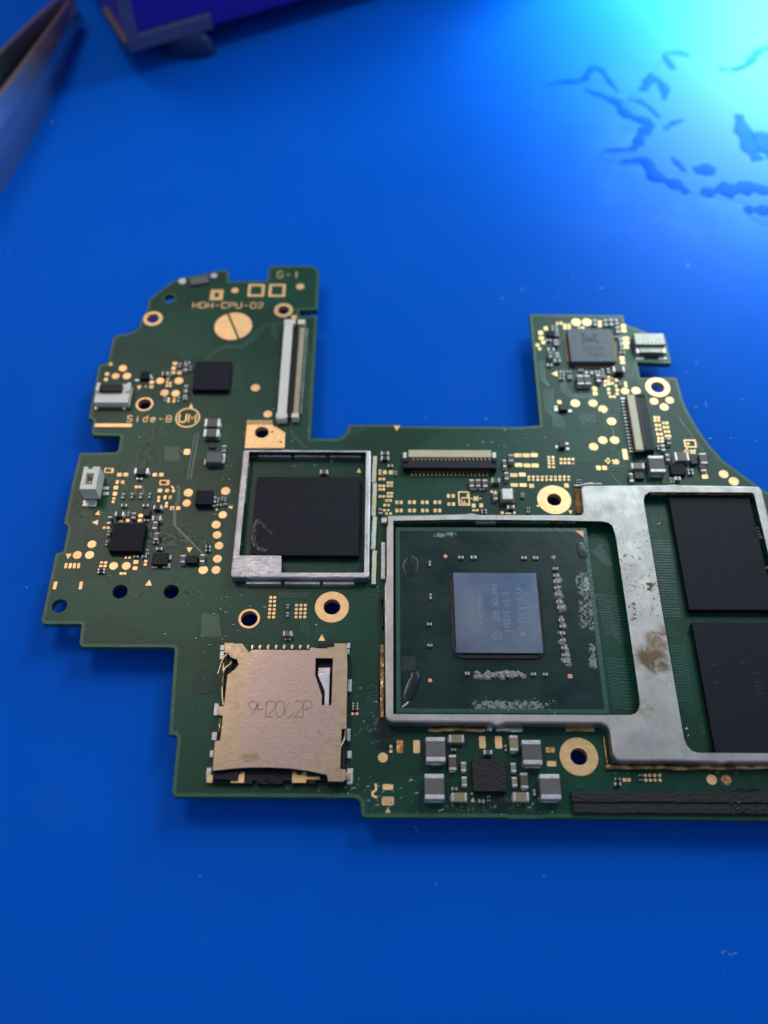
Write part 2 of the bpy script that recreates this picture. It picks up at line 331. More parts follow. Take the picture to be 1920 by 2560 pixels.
def rounded(p, r, seg=4):                    # round the corners of a polygon, r number or list
    n = len(p); out = []
    for i in range(n):
        rr = r[i] if isinstance(r, (list, tuple)) else r
        a, b, c = p[i-1], p[i], p[(i+1) % n]
        v1 = Vector((a[0]-b[0], a[1]-b[1])); v2 = Vector((c[0]-b[0], c[1]-b[1]))
        t = min(rr, v1.length*.45, v2.length*.45)
        if t < .02: out.append(b); continue
        p1 = Vector(b)+v1.normalized()*t; p2 = Vector(b)+v2.normalized()*t
        for k in range(seg+1):
            u = k/seg; q = p1*(1-u)**2+Vector(b)*2*u*(1-u)+p2*u*u; out.append((q.x, q.y))
    return out
def caps(mb, loops, z, flip=False):
    vs = [(x, y, z) for lp in loops for x, y in lp]
    tris = tessellate_polygon([[Vector((x, y, 0)) for x, y in lp] for lp in loops])
    fs = []
    for t in tris:
        a, b, c = (vs[i] for i in t); s = (b[0]-a[0])*(c[1]-a[1])-(b[1]-a[1])*(c[0]-a[0])
        if abs(s) < 1e-9: continue
        fs.append(tuple(t) if (s > 0) != flip else tuple(reversed(t)))
    mb.add(vs, fs)
def walls(mb, loop, z0, z1, inward=False, loop_top=None):
    n = len(loop); top = loop_top or loop
    v = [(x, y, z0) for x, y in loop]+[(x, y, z1) for x, y in top]
    f = [(i, (i+1) % n, n+(i+1) % n, n+i) for i in range(n)]
    if inward: f = [tuple(reversed(q)) for q in f]
    mb.add(v, f)
def prism(mb, outer, z0, z1, holes=(), b=0.0, side=None):
    outer = ccw(outer); holes = [ccw(h) for h in holes]
    top = offset(outer, -b) if b else outer
    caps(mb, [top]+holes, z1); caps(mb, [outer]+holes, z0, True)
    c = mb.cur
    if side is not None: mb.cur = side
    walls(mb, outer, z0, z1-b)
    if b: walls(mb, outer, z1-b, z1, loop_top=top)
    for h in holes: walls(mb, h, z0, z1, inward=True)
    mb.cur = c
def circle(cx, cy, r, n=28, a0=0): return [(cx+r*math.cos(a0+2*math.pi*i/n), cy+r*math.sin(a0+2*math.pi*i/n)) for i in range(n)]
def ribbon(mb, pts, wd, z0, z1):
    n = len(pts)
    if n < 2: return
    wl = wd if isinstance(wd, (list, tuple)) else [wd]*n
    L, Rr = [], []
    for i in range(n):
        a = pts[max(i-1, 0)]; c = pts[min(i+1, n-1)]
        d = Vector((c[0]-a[0], c[1]-a[1])); d = d.normalized() if d.length > 1e-9 else Vector((1, 0))
        k = 1.0
        if 0 < i < n-1:
            e = Vector((pts[i][0]-a[0], pts[i][1]-a[1])); e = e.normalized() if e.length > 1e-9 else d; k = 1/max(.6, abs(e.dot(d)))
        h = wl[i]/2*k; L.append((pts[i][0]-d.y*h, pts[i][1]+d.x*h)); Rr.append((pts[i][0]+d.y*h, pts[i][1]-d.x*h))
    v = [(x, y, z1) for x, y in L]+[(x, y, z1) for x, y in Rr]+[(x, y, z0) for x, y in L]+[(x, y, z0) for x, y in Rr]
    f = []
    for i in range(n-1):
        f += [(i, n+i, n+i+1, i+1), (i, i+1, 2*n+i+1, 2*n+i), (n+i, 3*n+i, 3*n+i+1, n+i+1)]
    f += [(0, 2*n, 3*n, n), (n-1, 2*n-1, 4*n-1, 3*n-1)]
    mb.add(v, f)
def tube(mb, pts, r, n=8, flat=1.0, close=True):
    rl = r if isinstance(r, (list, tuple)) else [r]*len(pts); vs = []; fs = []
    for i, p in enumerate(pts):
        a = Vector(pts[max(i-1, 0)]); c = Vector(pts[min(i+1, len(pts)-1)]); d = (c-a).normalized()
        s_ = d.cross(Vector((0, 0, 1))); s_ = s_.normalized() if s_.length > 1e-6 else Vector((1, 0, 0)); u = s_.cross(d)
        for k in range(n):
            t = 2*math.pi*k/n; q = Vector(p)+s_*math.cos(t)*rl[i]+u*math.sin(t)*rl[i]*flat; vs.append(tuple(q))
    for i in range(len(pts)-1):
        for k in range(n): fs.append((i*n+k, i*n+(k+1) % n, (i+1)*n+(k+1) % n, (i+1)*n+k))
    if close: fs += [tuple(range(n)), tuple(reversed(range((len(pts)-1)*n, len(pts)*n)))]
    mb.add(vs, fs)
def smoothline(pts, seg=5):                  # Catmull-Rom
    out = []
    for i in range(len(pts)-1):
        p0, p1, p2, p3 = (Vector(pts[max(i-1, 0)]), Vector(pts[i]), Vector(pts[i+1]), Vector(pts[min(i+2, len(pts)-1)]))
        for k in range(seg):
            t = k/seg; out.append(tuple(.5*((2*p1)+(-p0+p2)*t+(2*p0-5*p1+4*p2-p3)*t*t+(-p0+3*p1-3*p2+p3)*t**3)))
    out.append(tuple(pts[-1])); return out
def blob(mb, cx, cy, rx, ry, z0, hz, n=9, rings=3, jag=.25):
    ph = [1+random.uniform(-jag, jag) for _ in range(n)]; vs = []; fs = []
    for k in range(rings):
        a = k/rings*math.pi/2
        for i in range(n):
            t = 2*math.pi*i/n; vs.append((cx+rx*ph[i]*math.cos(a)*math.cos(t), cy+ry*ph[i]*math.cos(a)*math.sin(t), z0+hz*math.sin(a)))
    vs.append((cx, cy, z0+hz))
    for k in range(rings-1):
        for i in range(n): fs.append((k*n+i, k*n+(i+1) % n, (k+1)*n+(i+1) % n, (k+1)*n+i))
    for i in range(n): fs.append(((rings-1)*n+i, (rings-1)*n+(i+1) % n, rings*n))
    mb.add(vs, fs)

# stroke lettering, on a 4 x 6 grid
GL = {'A': [[(0, 0), (2, 6), (4, 0)], [(.8, 2), (3.2, 2)]], 'B': [[(0, 0), (0, 6), (3, 6), (4, 5), (4, 4), (3, 3), (0, 3)], [(3, 3), (4, 2), (4, 1), (3, 0), (0, 0)]],
 'C': [[(4, 5), (3, 6), (1, 6), (0, 5), (0, 1), (1, 0), (3, 0), (4, 1)]], 'D': [[(0, 0), (0, 6), (2.6, 6), (4, 4.6), (4, 1.4), (2.6, 0), (0, 0)]],
 'F': [[(0, 0), (0, 6), (4, 6)], [(0, 3.2), (3, 3.2)]], 'G': [[(4, 5), (3, 6), (1, 6), (0, 5), (0, 1), (1, 0), (3, 0), (4, 1), (4, 2.6), (2.4, 2.6)]],
 'H': [[(0, 0), (0, 6)], [(4, 0), (4, 6)], [(0, 3), (4, 3)]], 'K': [[(0, 0), (0, 6)], [(4, 6), (0, 2.6)], [(1.4, 3.6), (4, 0)]], 'L': [[(0, 6), (0, 0), (4, 0)]],
 'M': [[(0, 0), (0, 6), (2, 2.6), (4, 6), (4, 0)]], 'N': [[(0, 0), (0, 6), (4, 0), (4, 6)]], 'P': [[(0, 0), (0, 6), (3, 6), (4, 5), (4, 4), (3, 3), (0, 3)]],
 'R': [[(0, 0), (0, 6), (3, 6), (4, 5), (4, 4), (3, 3), (0, 3)], [(2, 3), (4, 0)]], 'S': [[(4, 5), (3, 6), (1, 6), (0, 5), (0, 4), (1, 3.1), (3, 2.9), (4, 2), (4, 1), (3, 0), (1, 0), (0, 1)]],
 'T': [[(0, 6), (4, 6)], [(2, 6), (2, 0)]], 'U': [[(0, 6), (0, 1), (1, 0), (3, 0), (4, 1), (4, 6)]], 'V': [[(0, 6), (2, 0), (4, 6)]], 'W': [[(0, 6), (.9, 0), (2, 4), (3.1, 0), (4, 6)]],
 'X': [[(0, 0), (4, 6)], [(0, 6), (4, 0)]], 'I': [[(2, 0), (2, 6)]], 'i': [[(2, 0), (2, 4)], [(2, 5.3), (2, 5.9)]], 'd': [[(3.6, 6), (3.6, 0), (1.2, 0), (.4, 1), (.4, 3), (1.2, 4), (3.6, 4)]],
 'e': [[(.4, 2.1), (3.6, 2.1), (3.6, 3.2), (2.8, 4), (1.2, 4), (.4, 3.2), (.4, .8), (1.2, 0), (3.4, 0)]],
 '0': [[(1, 0), (0, 1.4), (0, 4.6), (1, 6), (3, 6), (4, 4.6), (4, 1.4), (3, 0), (1, 0)]], '1': [[(1, 4.8), (2.2, 6), (2.2, 0)]], '2': [[(0, 4.8), (.9, 6), (3.1, 6), (4, 5), (4, 4), (0, 0), (4, 0)]],
 '3': [[(0, 5.4), (1, 6), (3, 6), (4, 5), (4, 4), (3, 3.1), (1.6, 3.1)], [(3, 3.1), (4, 2), (4, 1), (3, 0), (1, 0), (0, .7)]], '4': [[(3, 0), (3, 6), (0, 2), (4, 2)]],
 '5': [[(3.8, 6), (.3, 6), (0, 3.2), (1, 3.8), (3, 3.8), (4, 2.8), (4, 1), (3, 0), (1, 0), (0, .8)]], '6': [[(3.2, 6), (.6, 3.2), (0, 2), (0, 1), (1, 0), (3, 0), (4, 1), (4, 2.2), (3, 3.2), (1, 3.2), (.3, 2.6)]],
 '9': [[(.8, 0), (3.4, 2.8), (4, 4), (4, 5), (3, 6), (1, 6), (0, 5), (0, 3.8), (1, 2.8), (3, 2.8), (3.8, 3.6)]], '-': [[(.6, 3), (3.4, 3)]], '.': [[(1.8, 0), (2.3, 0)]], ' ': []}
def lettering(txt, cx, cy, wd, ht, stroke, z, mname, parent, rot=0.0, th=.03, name='lettering', gap=1.6, split=False):
    mb = MB(); n = len(txt); tw = n*4+(n-1)*gap; ca, sa = math.cos(rot), math.sin(rot)
    for i, ch in enumerate(txt):
        if split and mb.v: mb.build('letter', mname, parent); mb = MB()
        for st in GL.get(ch, []):
            q = []
            for gx, gy in st:
                x = ((i*(4+gap)+gx)/tw-.5)*wd; y = (gy/6-.5)*ht; q.append((cx+x*ca-y*sa, cy+x*sa+y*ca))
            ribbon(mb, q, stroke, z-.005, z+th)
    return mb.build('letter' if split else name, mname, parent)

# ------------------------------------------------------------------ the mat
mb = MB(); mb.add([(-400, -150, 0), (400, -150, 0), (400, 500, 0), (-400, 500, 0)], [(0, 1, 2, 3)])
o = mb.build('work_mat', 'blue_mat', None, z0=0); o['kind'] = 'structure'
o['label'] = 'smooth saturated blue work mat under the green circuit board'

# ------------------------------------------------------------------ the board
c0 = P(1000, 1500)
board = empty('circuit_board', (c0[0], c0[1], ZB-.8), 'green printed circuit board with gold pads, chips and metal shield frames on the blue mat', 'circuit board')
out = []
def O(*pts):
    for p in pts: out.append(Q(*p))
T(200, 640); O((1540, 142), (1545, 262))
T(500, 640); O((312, 262), (690, 256), (718, 100), (1150, 100), (1205, 120), (1235, 170), (1218, 560), (1032, 562), (1030, 622), (1216, 618))
T(560, 1040); O((900, 232), (1170, 236), (1235, 205), (1270, 155), (1287, 90))
T(900, 1040); O((410, 86), (445, 103), (1659, 112))
T(1280, 760); O((288, 1256), (180, 104), (1156, 116), (1172, 208), (1430, 305), (1590, 340), (1652, 605), (1640, 618), (1295, 603), (1312, 660), (1332, 762))
T(1520, 900); O((700, 180), (722, 200), (740, 270), (770, 390), (830, 530), (920, 690), (1050, 880), (1200, 1045), (1400, 1190), (1550, 1300), (1659, 1372))
T(0, 0, 1); O((2020, 1290), (2200, 1300), (2200, 2050))
T(1520, 1740); O((1440, 1288), (0, 1270))
T(1200, 1760); O((700, 1182), (640, 1192), (300, 1190), (270, 1180))
T(880, 1760); O((130, 1178), (95, 1150), (88, 1030), (60, 985), (0, 972))
T(420, 1660, 3.318); O((60, 1103), (32, 1078), (76, 612), (60, 592), (6, 588))
T(80, 1300); O((1478, 1345), (1455, 1322), (520, 1318), (488, 1285), (512, 1090), (495, 1080), (120, 1080), (95, 1045), (242, 352), (262, 340), (322, 325), (372, 90), (360, 60), (330, 35))
T(180, 1000); O((0, 865), (75, 560), (90, 548), (450, 540), (478, 520), (500, 388), (488, 372), (225, 368), (202, 345), (218, 212), (168, 188))
T(200, 640); O((92, 1650), (192, 1140), (212, 1125), (285, 1104), (345, 842), (380, 822), (540, 790), (612, 738), (640, 645), (692, 560), (712, 452), (850, 342), (980, 247), (1020, 235), (1345, 172), (1400, 152))
HOLES = []      # tile, x, y, hole width, ring width
for t, hs in {(200, 640): [(757, 650, 128, 200, 'r'), (928, 440, 112, 150, 'p'), (670, 1538, 140, 182, 'r')],
              (500, 640): [(867, 563, 118, 197, 'r')], (560, 1040): [(392, 172, 145, 0, 'n')],
              (80, 1300): [(284, 892, 156, 0, 'n'), (912, 742, 160, 0, 'n'), (1443, 742, 160, 0, 'n')],
              (440, 1380): [(759, 692, 174, 224, 'r'), (1617, 571, 176, 354, 'r')], (1240, 1020): [(603, 952, 150, 352, 'r')],
              (1280, 760): [(1510, 865, 146, 254, 'r')], (1200, 1760): [(1025, 546, 180, 402, 'r')]}.items():
    for h in hs:
        T(*t); x, y, wd, _ = RC(h[0], h[1], h[2], h[2]); rw = RC(h[0], h[1], h[3], h[3])[2] if h[3] else 0
        HOLES.append((x, y, wd/2, rw/2, h[4]))
outer = ccw(out)
mb = MB(); holes = [circle(x, y, r, 32) for x, y, r, _, _ in HOLES]
prism(mb, outer, -.8, 0, holes, b=.05, side=1)
sub = mb.build('substrate', ['pcb', 'pcb_edge'], board)
rim = [circle(x, y, r+.3, 32) for x, y, r, rr, _ in HOLES if not rr][1:]
mb = MB(); caps(mb, [offset(outer, -.05), offset(outer, -.42)], .006); mb.build('board_rim', 'pcb_edge', board)
for x, y, r, rr, k in HOLES:
    if rr:
        mb = MB(); prism(mb, circle(x, y, rr, 40), .0, .045, [circle(x, y, r, 32)], b=.015)
        walls(mb, circle(x, y, r*.985, 32), -.78, .02, inward=True)
        mb.build('mounting_ring', 'gold' if k == 'r' else 'pcb_edge', board)

# ---- flat gold pads
cache = {}
def flat(name, kind, cx, cy, wd, ht, h=0.0, mname='gold', parent=None, th=.04, rot=0.0):
    x, y, sx, sy = RC(cx, cy, wd, ht, h)
    mb = MB(); parent = parent or board
    if kind == 'c':
        prism(mb, circle(x, y, sx/2, 26 if sx > 1.2 else 14), h, h+th, b=.015)
    elif kind == 'r':
        prism(mb, rounded([(x-sx/2, y-sy/2), (x+sx/2, y-sy/2), (x+sx/2, y+sy/2), (x-sx/2, y+sy/2)], min(sx, sy)*.22, 2), h, h+th, b=.015)
    else:                                   # triangles: u d l r
        pts = {'u': [(-1, -1), (1, -1), (0, 1)], 'd': [(-1, 1), (0, -1), (1, 1)], 'l': [(-1, 0), (1, -1), (1, 1)], 'r': [(-1, -1), (1, 0), (-1, 1)]}[kind]
        prism(mb, rounded([(x+a*sx/2, y+b_*sy/2) for a, b_ in pts], .06, 2), h, h+th, b=.01)
    return mb.build(name, mname, parent)
def pads(lst, name='solder_pad', **k):
    for p in lst:
        if len(p) == 3: flat('test_point' if p[2] > 60 else 'round_pad', 'c', p[0], p[1], p[2], p[2], **k)
        elif len(p) == 4: flat(name, 'r', *p, **k)
        else: flat('triangle_mark', p[4], *p[:4], **k)
def frame_mark(cx, cy, wd, ht, t, name='outline_mark', h=0.0):
    x, y, sx, sy = RC(cx, cy, wd, ht, h); tx = RC(cx, cy, t, t)[2]
    rr = lambda a, b: [(x-a, y-b), (x+a, y-b), (x+a, y+b), (x-a, y+b)]
    mb = MB(); prism(mb, rounded(rr(sx/2, sy/2), .12, 2), 0, .04, [rr(sx/2-tx, sy/2-tx)]); return mb.build(name, 'gold', board)

T(200, 640)
pads([(445, 1165, 88), (370, 1245, 80), (487, 1245, 88), (282, 1225, 52), (270, 1282, 46), (322, 1115, 50, 42, 'u'), (745, 1310, 46, 35), (740, 1355, 42, 34), (612, 1368, 52, 46, 'd'), (683, 1350, 28, 22, 'u'),
      (832, 1295, 86), (1025, 1295, 92), (877, 1420, 88), (992, 1425, 88), (985, 1115, 50, 34), (972, 1165, 46, 36), (968, 1210, 40, 34), (1032, 1212, 46, 38), (912, 1270, 26, 26), (905, 1308, 26, 26), (937, 1318, 24, 26), (937, 1348, 24, 26), (902, 1345, 26, 30),
      (920, 1480, 26, 22), (916, 1508, 28, 26), (978, 1480, 26, 22), (974, 1508, 28, 26), (1607, 358, 76)])
pads([(1062, 262, 82), (1388, 205, 74)], mname='solder')
frame_mark(1418, 405, 132, 108, 42)
T(500, 640)
frame_mark(583, 358, 172, 128, 28); frame_mark(800, 358, 172, 132, 28)
pads([(1040, 318, 86), (575, 1368, 96), (703, 1640, 92), (975, 636, 58, 44)])
x, y, sx, sy = RC(345, 730, 370, 290)
a, b = Q(288, 600), Q(402, 870); d = (Vector(b)-Vector(a)).normalized(); nrm = Vector((-d.y, d.x))
for sgn in (1, -1):
    ang0 = math.atan2(d.y, d.x); pts = []
    for k in range(25):
        t = ang0+sgn*math.pi*k/24; pts.append((x+sx/2*math.cos(t)+nrm.x*sgn*.14, y+sx/2*math.sin(t)+nrm.y*sgn*.14))
    mb = MB(); prism(mb, pts, 0, .04, b=.015); mb.build('battery_pad', 'gold', board)
def words(txt, cx, cy, wd, ht, stroke, h=0.0, mname='gold', parent=None, rot=0, gap=1.6, name='lettering'):
    x, y, sx, sy = RC(cx, cy, wd, ht, h); k = RC(cx, cy, stroke, stroke, h)[2]
    if abs(rot) > .1: sx, sy = sy, sx
    return lettering(txt, x, y, sx, sy, k, h, mname, parent or board, rot=rot, gap=gap, name=name, split=True)
T(200, 640); words('HDH-CPU-02', 1535, 512, 726, 58, 10)
T(500, 640); words('G-1', 915, 195, 218, 66, 10, gap=2.4)
T(180, 1000); words('Side-B', 802, 195, 455, 62, 10, gap=2.6); words('UM', 1198, 188, 170, 82, 14)
x, y, sx, sy = RC(1200, 185, 256, 212)
mb = MB(); prism(mb, circle(x, y, sx/2, 40), 0, .04, [circle(x, y, sx/2-.21, 40)]); mb.build('emblem_ring', 'gold', board)
pads([(1235, 60, 46, 52, 'u'), (430, 263, 386, 36), (1192, 540, 66, 62, 'r'), (492, 775, 50, 38), (557, 775, 50, 38), (860, 775, 48, 38), (927, 775, 48, 38), (470, 853, 32, 38), (455, 910, 48, 38), (445, 973, 45, 40), (435, 1022, 28, 24), (428, 1057, 32, 26),
      (517, 853, 14, 34), (534, 853, 14, 34), (667, 902, 32, 26), (707, 902, 32, 26), (912, 940, 48, 38), (985, 940, 42, 38), (900, 1010, 30, 26), (897, 1045, 30, 26), (965, 1010, 28, 40), (1010, 1010, 12, 36), (1026, 1010, 12, 36), (982, 1070, 28, 26), (977, 1102, 32, 28),
      (1038, 1122, 42, 38), (1102, 1122, 45, 38), (712, 1200, 48, 35), (703, 1250, 48, 32), (513, 1250, 42, 32), (577, 1250, 42, 32), (335, 1325, 32, 25), (377, 1325, 32, 28), (1207, 962, 98), (1190, 1070, 88), (1593, 945, 98), (1563, 1192, 90),
      (1495, 1293, 95), (1505, 1400, 92), (1525, 1512, 92), (1640, 1112, 50, 46, 'l'), (272, 1168, 58, 50, 'u'), (237, 1270, 66, 55, 'l'), (1217, 1558, 66, 58, 'd'), (207, 1497, 92), (55, 1608, 94), (183, 1608, 94), (1500, 1137, 20, 20)])
frame_mark(383, 732, 96, 52, 11); frame_mark(960, 857, 102, 52, 11); pads([(414, 732, 14, 26), (988, 857, 14, 26)], name='mark_bar')
mb = MB(); ribbon(mb, [Q(1030, 893), Q(1050, 910), Q(1056, 940)], .18, 0, .04); prism(mb, [Q(1030, 938), Q(1076, 938), Q(1050, 966)], 0, .04); mb.build('arrow_mark', 'gold', board)
T(80, 1300)
pads([(377, 380, 64, 60, 'd'), (352, 475, 30, 55), (397, 475, 30, 55), (440, 475, 30, 55), (484, 475, 30, 55), (722, 442, 34, 24), (765, 442, 34, 24), (713, 478, 34, 26), (757, 478, 34, 26), (847, 477, 92), (978, 477, 94), (973, 388, 26, 26), (1012, 388, 26, 26),
      (1078, 437, 52, 42), (1068, 500, 50, 40), (1180, 427, 34, 28), (1175, 462, 34, 26), (925, 556, 34, 26), (963, 556, 34, 26), (240, 680, 36, 82), (507, 680, 36, 82), (1213, 650, 74, 62, 'u')])
T(440, 1380)
pads([(430, 72, 94), (282, 187, 100), (415, 187, 95), (1512, 887, 74, 70, 'u')])
for i, (xa, xb, yy) in enumerate(((983, 1025, 472), (979, 1021, 513), (976, 1021, 556), (973, 1018, 596), (970, 1014, 636), (966, 1012, 676))): pads([(xa, yy, 32, 28), (xb, yy, 32, 28)], name='grid_pad')
for i, yy in enumerate((553, 594, 635, 675)): pads([(xx-2*i, yy, 32, 28) for xx in (1250, 1296, 1341)], name='grid_pad')
T(560, 1040)
mb = MB(); hx = [h for h in HOLES][4]
gp = [Q(*p) for p in ((214, 334), (236, 92), (510, 92), (636, 176), (628, 334))]
prism(mb, gp, 0, .045, [circle(hx[0], hx[1], hx[2], 32)], b=.015)
walls(mb, circle(hx[0], hx[1], hx[2]*.985, 32), -.78, .02, inward=True)
for i in range(13): xx = 246+i*20.5; ribbon(mb, [Q(xx, 94), Q(xx+1, 44)], .12, 0, .035)
mb.build('ground_pad', 'gold_stained' if False else 'gold', board)
pads([(1400, 565, 50, 46, 'u')])
T(900, 1040)
pads([(382, 130, 72, 56, 'd'), (208, 567, 30, 24), (207, 598, 30, 24), (258, 585, 42, 42), (320, 585, 46, 44), (208, 655, 32, 26), (247, 655, 32, 26), (292, 692, 32, 27), (328, 692, 32, 27), (290, 724, 32, 27), (326, 724, 32, 27),
      (207, 726, 32, 26), (246, 726, 32, 26), (207, 762, 32, 26), (245, 762, 32, 26), (292, 800, 32, 24), (328, 800, 32, 24), (290, 833, 32, 28), (326, 833, 32, 28), (207, 835, 32, 26), (245, 835, 32, 26), (278, 877, 32, 28), (316, 877, 32, 28),
      (256, 925, 30, 26), (295, 925, 30, 26), (253, 978, 28, 24), (292, 978, 28, 24), (275, 1013, 30, 26), (317, 1013, 30, 26), (917, 830, 34, 40), (966, 830, 34, 40), (922, 915, 34, 38), (969, 915, 34, 38),
      (1178, 930, 42, 42), (1257, 928, 42, 42), (1178, 978, 30, 24), (1215, 978, 30, 24), (1365, 785, 30, 25), (1405, 785, 25, 20), (1475, 1003, 30, 26), (1600, 1003, 30, 26), (1536, 1010, 60, 16)], name='small_pad')
pads([(xx+(yy > 950), yy, 34, 38) for yy in (896, 981) for xx in (381, 427, 514, 562, 648, 695, 779, 826)], name='small_pad')
frame_mark(1078, 857, 120, 148, 15); words('FL', 1082, 857, 62, 100, 13, rot=math.pi/2, gap=1.5)
mb = MB(); ribbon(mb, [Q(1143, 857), Q(1258, 857)], .12, 0, .04); prism(mb, [Q(1170, 840), Q(1232, 840), Q(1205, 857), Q(1232, 876), Q(1170, 876), Q(1196, 857)], 0, .045)
ribbon(mb, [Q(1187, 828), Q(1187, 886)], .1, 0, .04); ribbon(mb, [Q(1217, 828), Q(1217, 886)], .1, 0, .04); mb.build('filter_symbol', 'gold', board)
T(1240, 1020)
pads([(227, 492, 82, 42), (312, 492, 76, 42), (395, 490, 76, 42), (233, 592, 80, 42), (322, 597, 76, 42), (405, 597, 76, 42), (183, 697, 80, 40), (272, 692, 74, 42), (190, 800, 82, 38), (282, 800, 76, 38), (356, 808, 26, 44), (382, 808, 22, 40),
      (730, 805, 50, 46, 'r'), (428, 1015, 36, 32, 'l'), (772, 1083, 46, 40, 'd'), (1198, 140, 98), (1107, 335, 96), (1230, 335, 98), (1012, 403, 98), (1062, 622, 52, 46), (1125, 622, 52, 46), (1338, 482, 54, 112)])
pads([(341+45.8*i, yy, 29, 24) for i in range(10) for yy in (714, 745)], name='grid_pad')
pads([(xx+(yy-512)*.06, yy, 30, 26) for yy in (512, 545, 578, 612) for xx in (547, 590)], name='grid_pad')
pads([(xx, yy, 30, 26) for yy in (532, 571) for xx in (675, 715, 757, 797)], name='grid_pad')
mb = MB()
for q in ([(1130, 550), (1185, 550)], [(1160, 520), (1164, 578)], [(1205, 540), (1235, 560), (1240, 540), (1275, 562)], [(1212, 572), (1272, 575)]): ribbon(mb, [Q(*p) for p in q], .28, 0, .04)
mb.build('polarity_mark', 'gold', board)
T(1280, 760)
pads([(665, 190, 98), (775, 190, 98), (655, 1030, 98), (840, 1030, 96), (942, 1092, 96), (1172, 905, 90), (1285, 900, 95), (1472, 1010, 90), (1578, 1070, 92), (1635, 1000, 90), (490, 1018, 46, 40), (440, 725, 62, 60, 'l')])
pads([(470, 205, 26, 28), (510, 200, 26, 28), (350, 255, 44, 40), (297, 300, 48, 42), (305, 355, 54, 40), (325, 400, 40, 36), (265, 428, 38, 36), (287, 466, 32, 30), (548, 220, 34, 28), (548, 250, 34, 28), (592, 220, 34, 28), (592, 250, 34, 28), (700, 246, 26, 20), (735, 246, 26, 20),
      (912, 190, 38, 30), (912, 224, 38, 30), (1155, 230, 48, 34), (1160, 275, 52, 34), (1180, 358, 66, 34), (1185, 404, 62, 36), (1187, 448, 54, 34), (1140, 562, 50, 42), (1147, 607, 50, 34), (857, 880, 50, 46), (862, 930, 50, 38), (1175, 820, 30, 28), (1180, 850, 30, 24)], name='small_pad')
pads([(965, 800, 32, 28), (1002, 758, 32, 28), (1040, 770, 32, 28), (1080, 790, 32, 28), (965, 840, 32, 28), (1002, 828, 32, 28), (1040, 822, 32, 28), (1082, 850, 32, 28), (1002, 885, 32, 28), (1090, 892, 32, 28), (1005, 925, 32, 28), (1090, 932, 32, 28), (1020, 962, 32, 24), (1060, 962, 32, 24), (1002, 795, 28, 22)], name='grid_pad')
for ys, xs in (((1178, 1210), (1482, 1519)), ((1258,), (1495, 1532)), ((1302,), (1500, 1538)), ((1350,), (1510, 1549)), ((1392, 1425), (1520, 1559)), ((1235,), (1570, 1606)), ((1280,), (1578, 1613)), ((1325,), (1588, 1623)), ((1370,), (1600, 1634))):
    pads([(xx, yy, 30, 28) for yy in ys for xx in xs], name='grid_pad')
T(1520, 900)
frame_mark(852, 868, 126, 82, 16); pads([(830, 868, 30, 22), (1005, 1210, 66, 44), (995, 1166, 50, 28), (1198, 1185, 100), (1303, 1260, 106)])
mb = MB()
for q in ([(785, 948), (840, 948)], [(815, 915), (820, 965)], [(850, 935), (880, 955), (905, 930)], [(850, 965), (908, 968)]): ribbon(mb, [Q(*p) for p in q], .26, 0, .04)
mb.build('polarity_mark', 'gold', board)
T(880, 1760)
pads([(670, 442, 70, 135), (1352, 398, 68, 130), (1519, 398, 74, 132), (403, 442, 32, 35), (403, 490, 35, 33), (320, 556, 106), (372, 862, 110, 62), (372, 1007, 130, 92), (372, 1100, 62, 58, 'u'), (1252, 990, 50, 52, 'u'), (1243, 930, 26, 22)])
pads([(498, 442, 70, 135)], mname='gold_stained')
for yy in (975, 1000, 1025): pads([(325+i*15, yy, 7, 6) for i in range(6)], name='pin_hole', h=.045, th=.01, mname='ceramic_brown')
mb = MB(); ribbon(mb, smoothline([Q(*p) for p in ((245, 825), (248, 890), (215, 918), (222, 955), (262, 972))], 4), .24, 0, .04); mb.build('hook_mark', 'gold', board)
T(1200, 1760); pads([(742, 620, 98, 58)]); pads([(728, 477, 95, 58)], mname='gold_stained'); pads([(1497, 787, 40, 38), (1543, 787, 40, 38)], name='small_pad')
T(1520, 1740); pads([(387, 823, 36), (433, 823, 36), (483, 823, 36), (533, 823, 36), (392, 873, 36), (440, 873, 36), (488, 873, 36), (540, 873, 36), (1075, 868, 110)]); pads([(1227, 870, 106)], mname='gold_stained')
T(420, 1660, 3.318); pads([(1532, 413, 24, 24), (1568, 413, 24, 24)], name='small_pad')

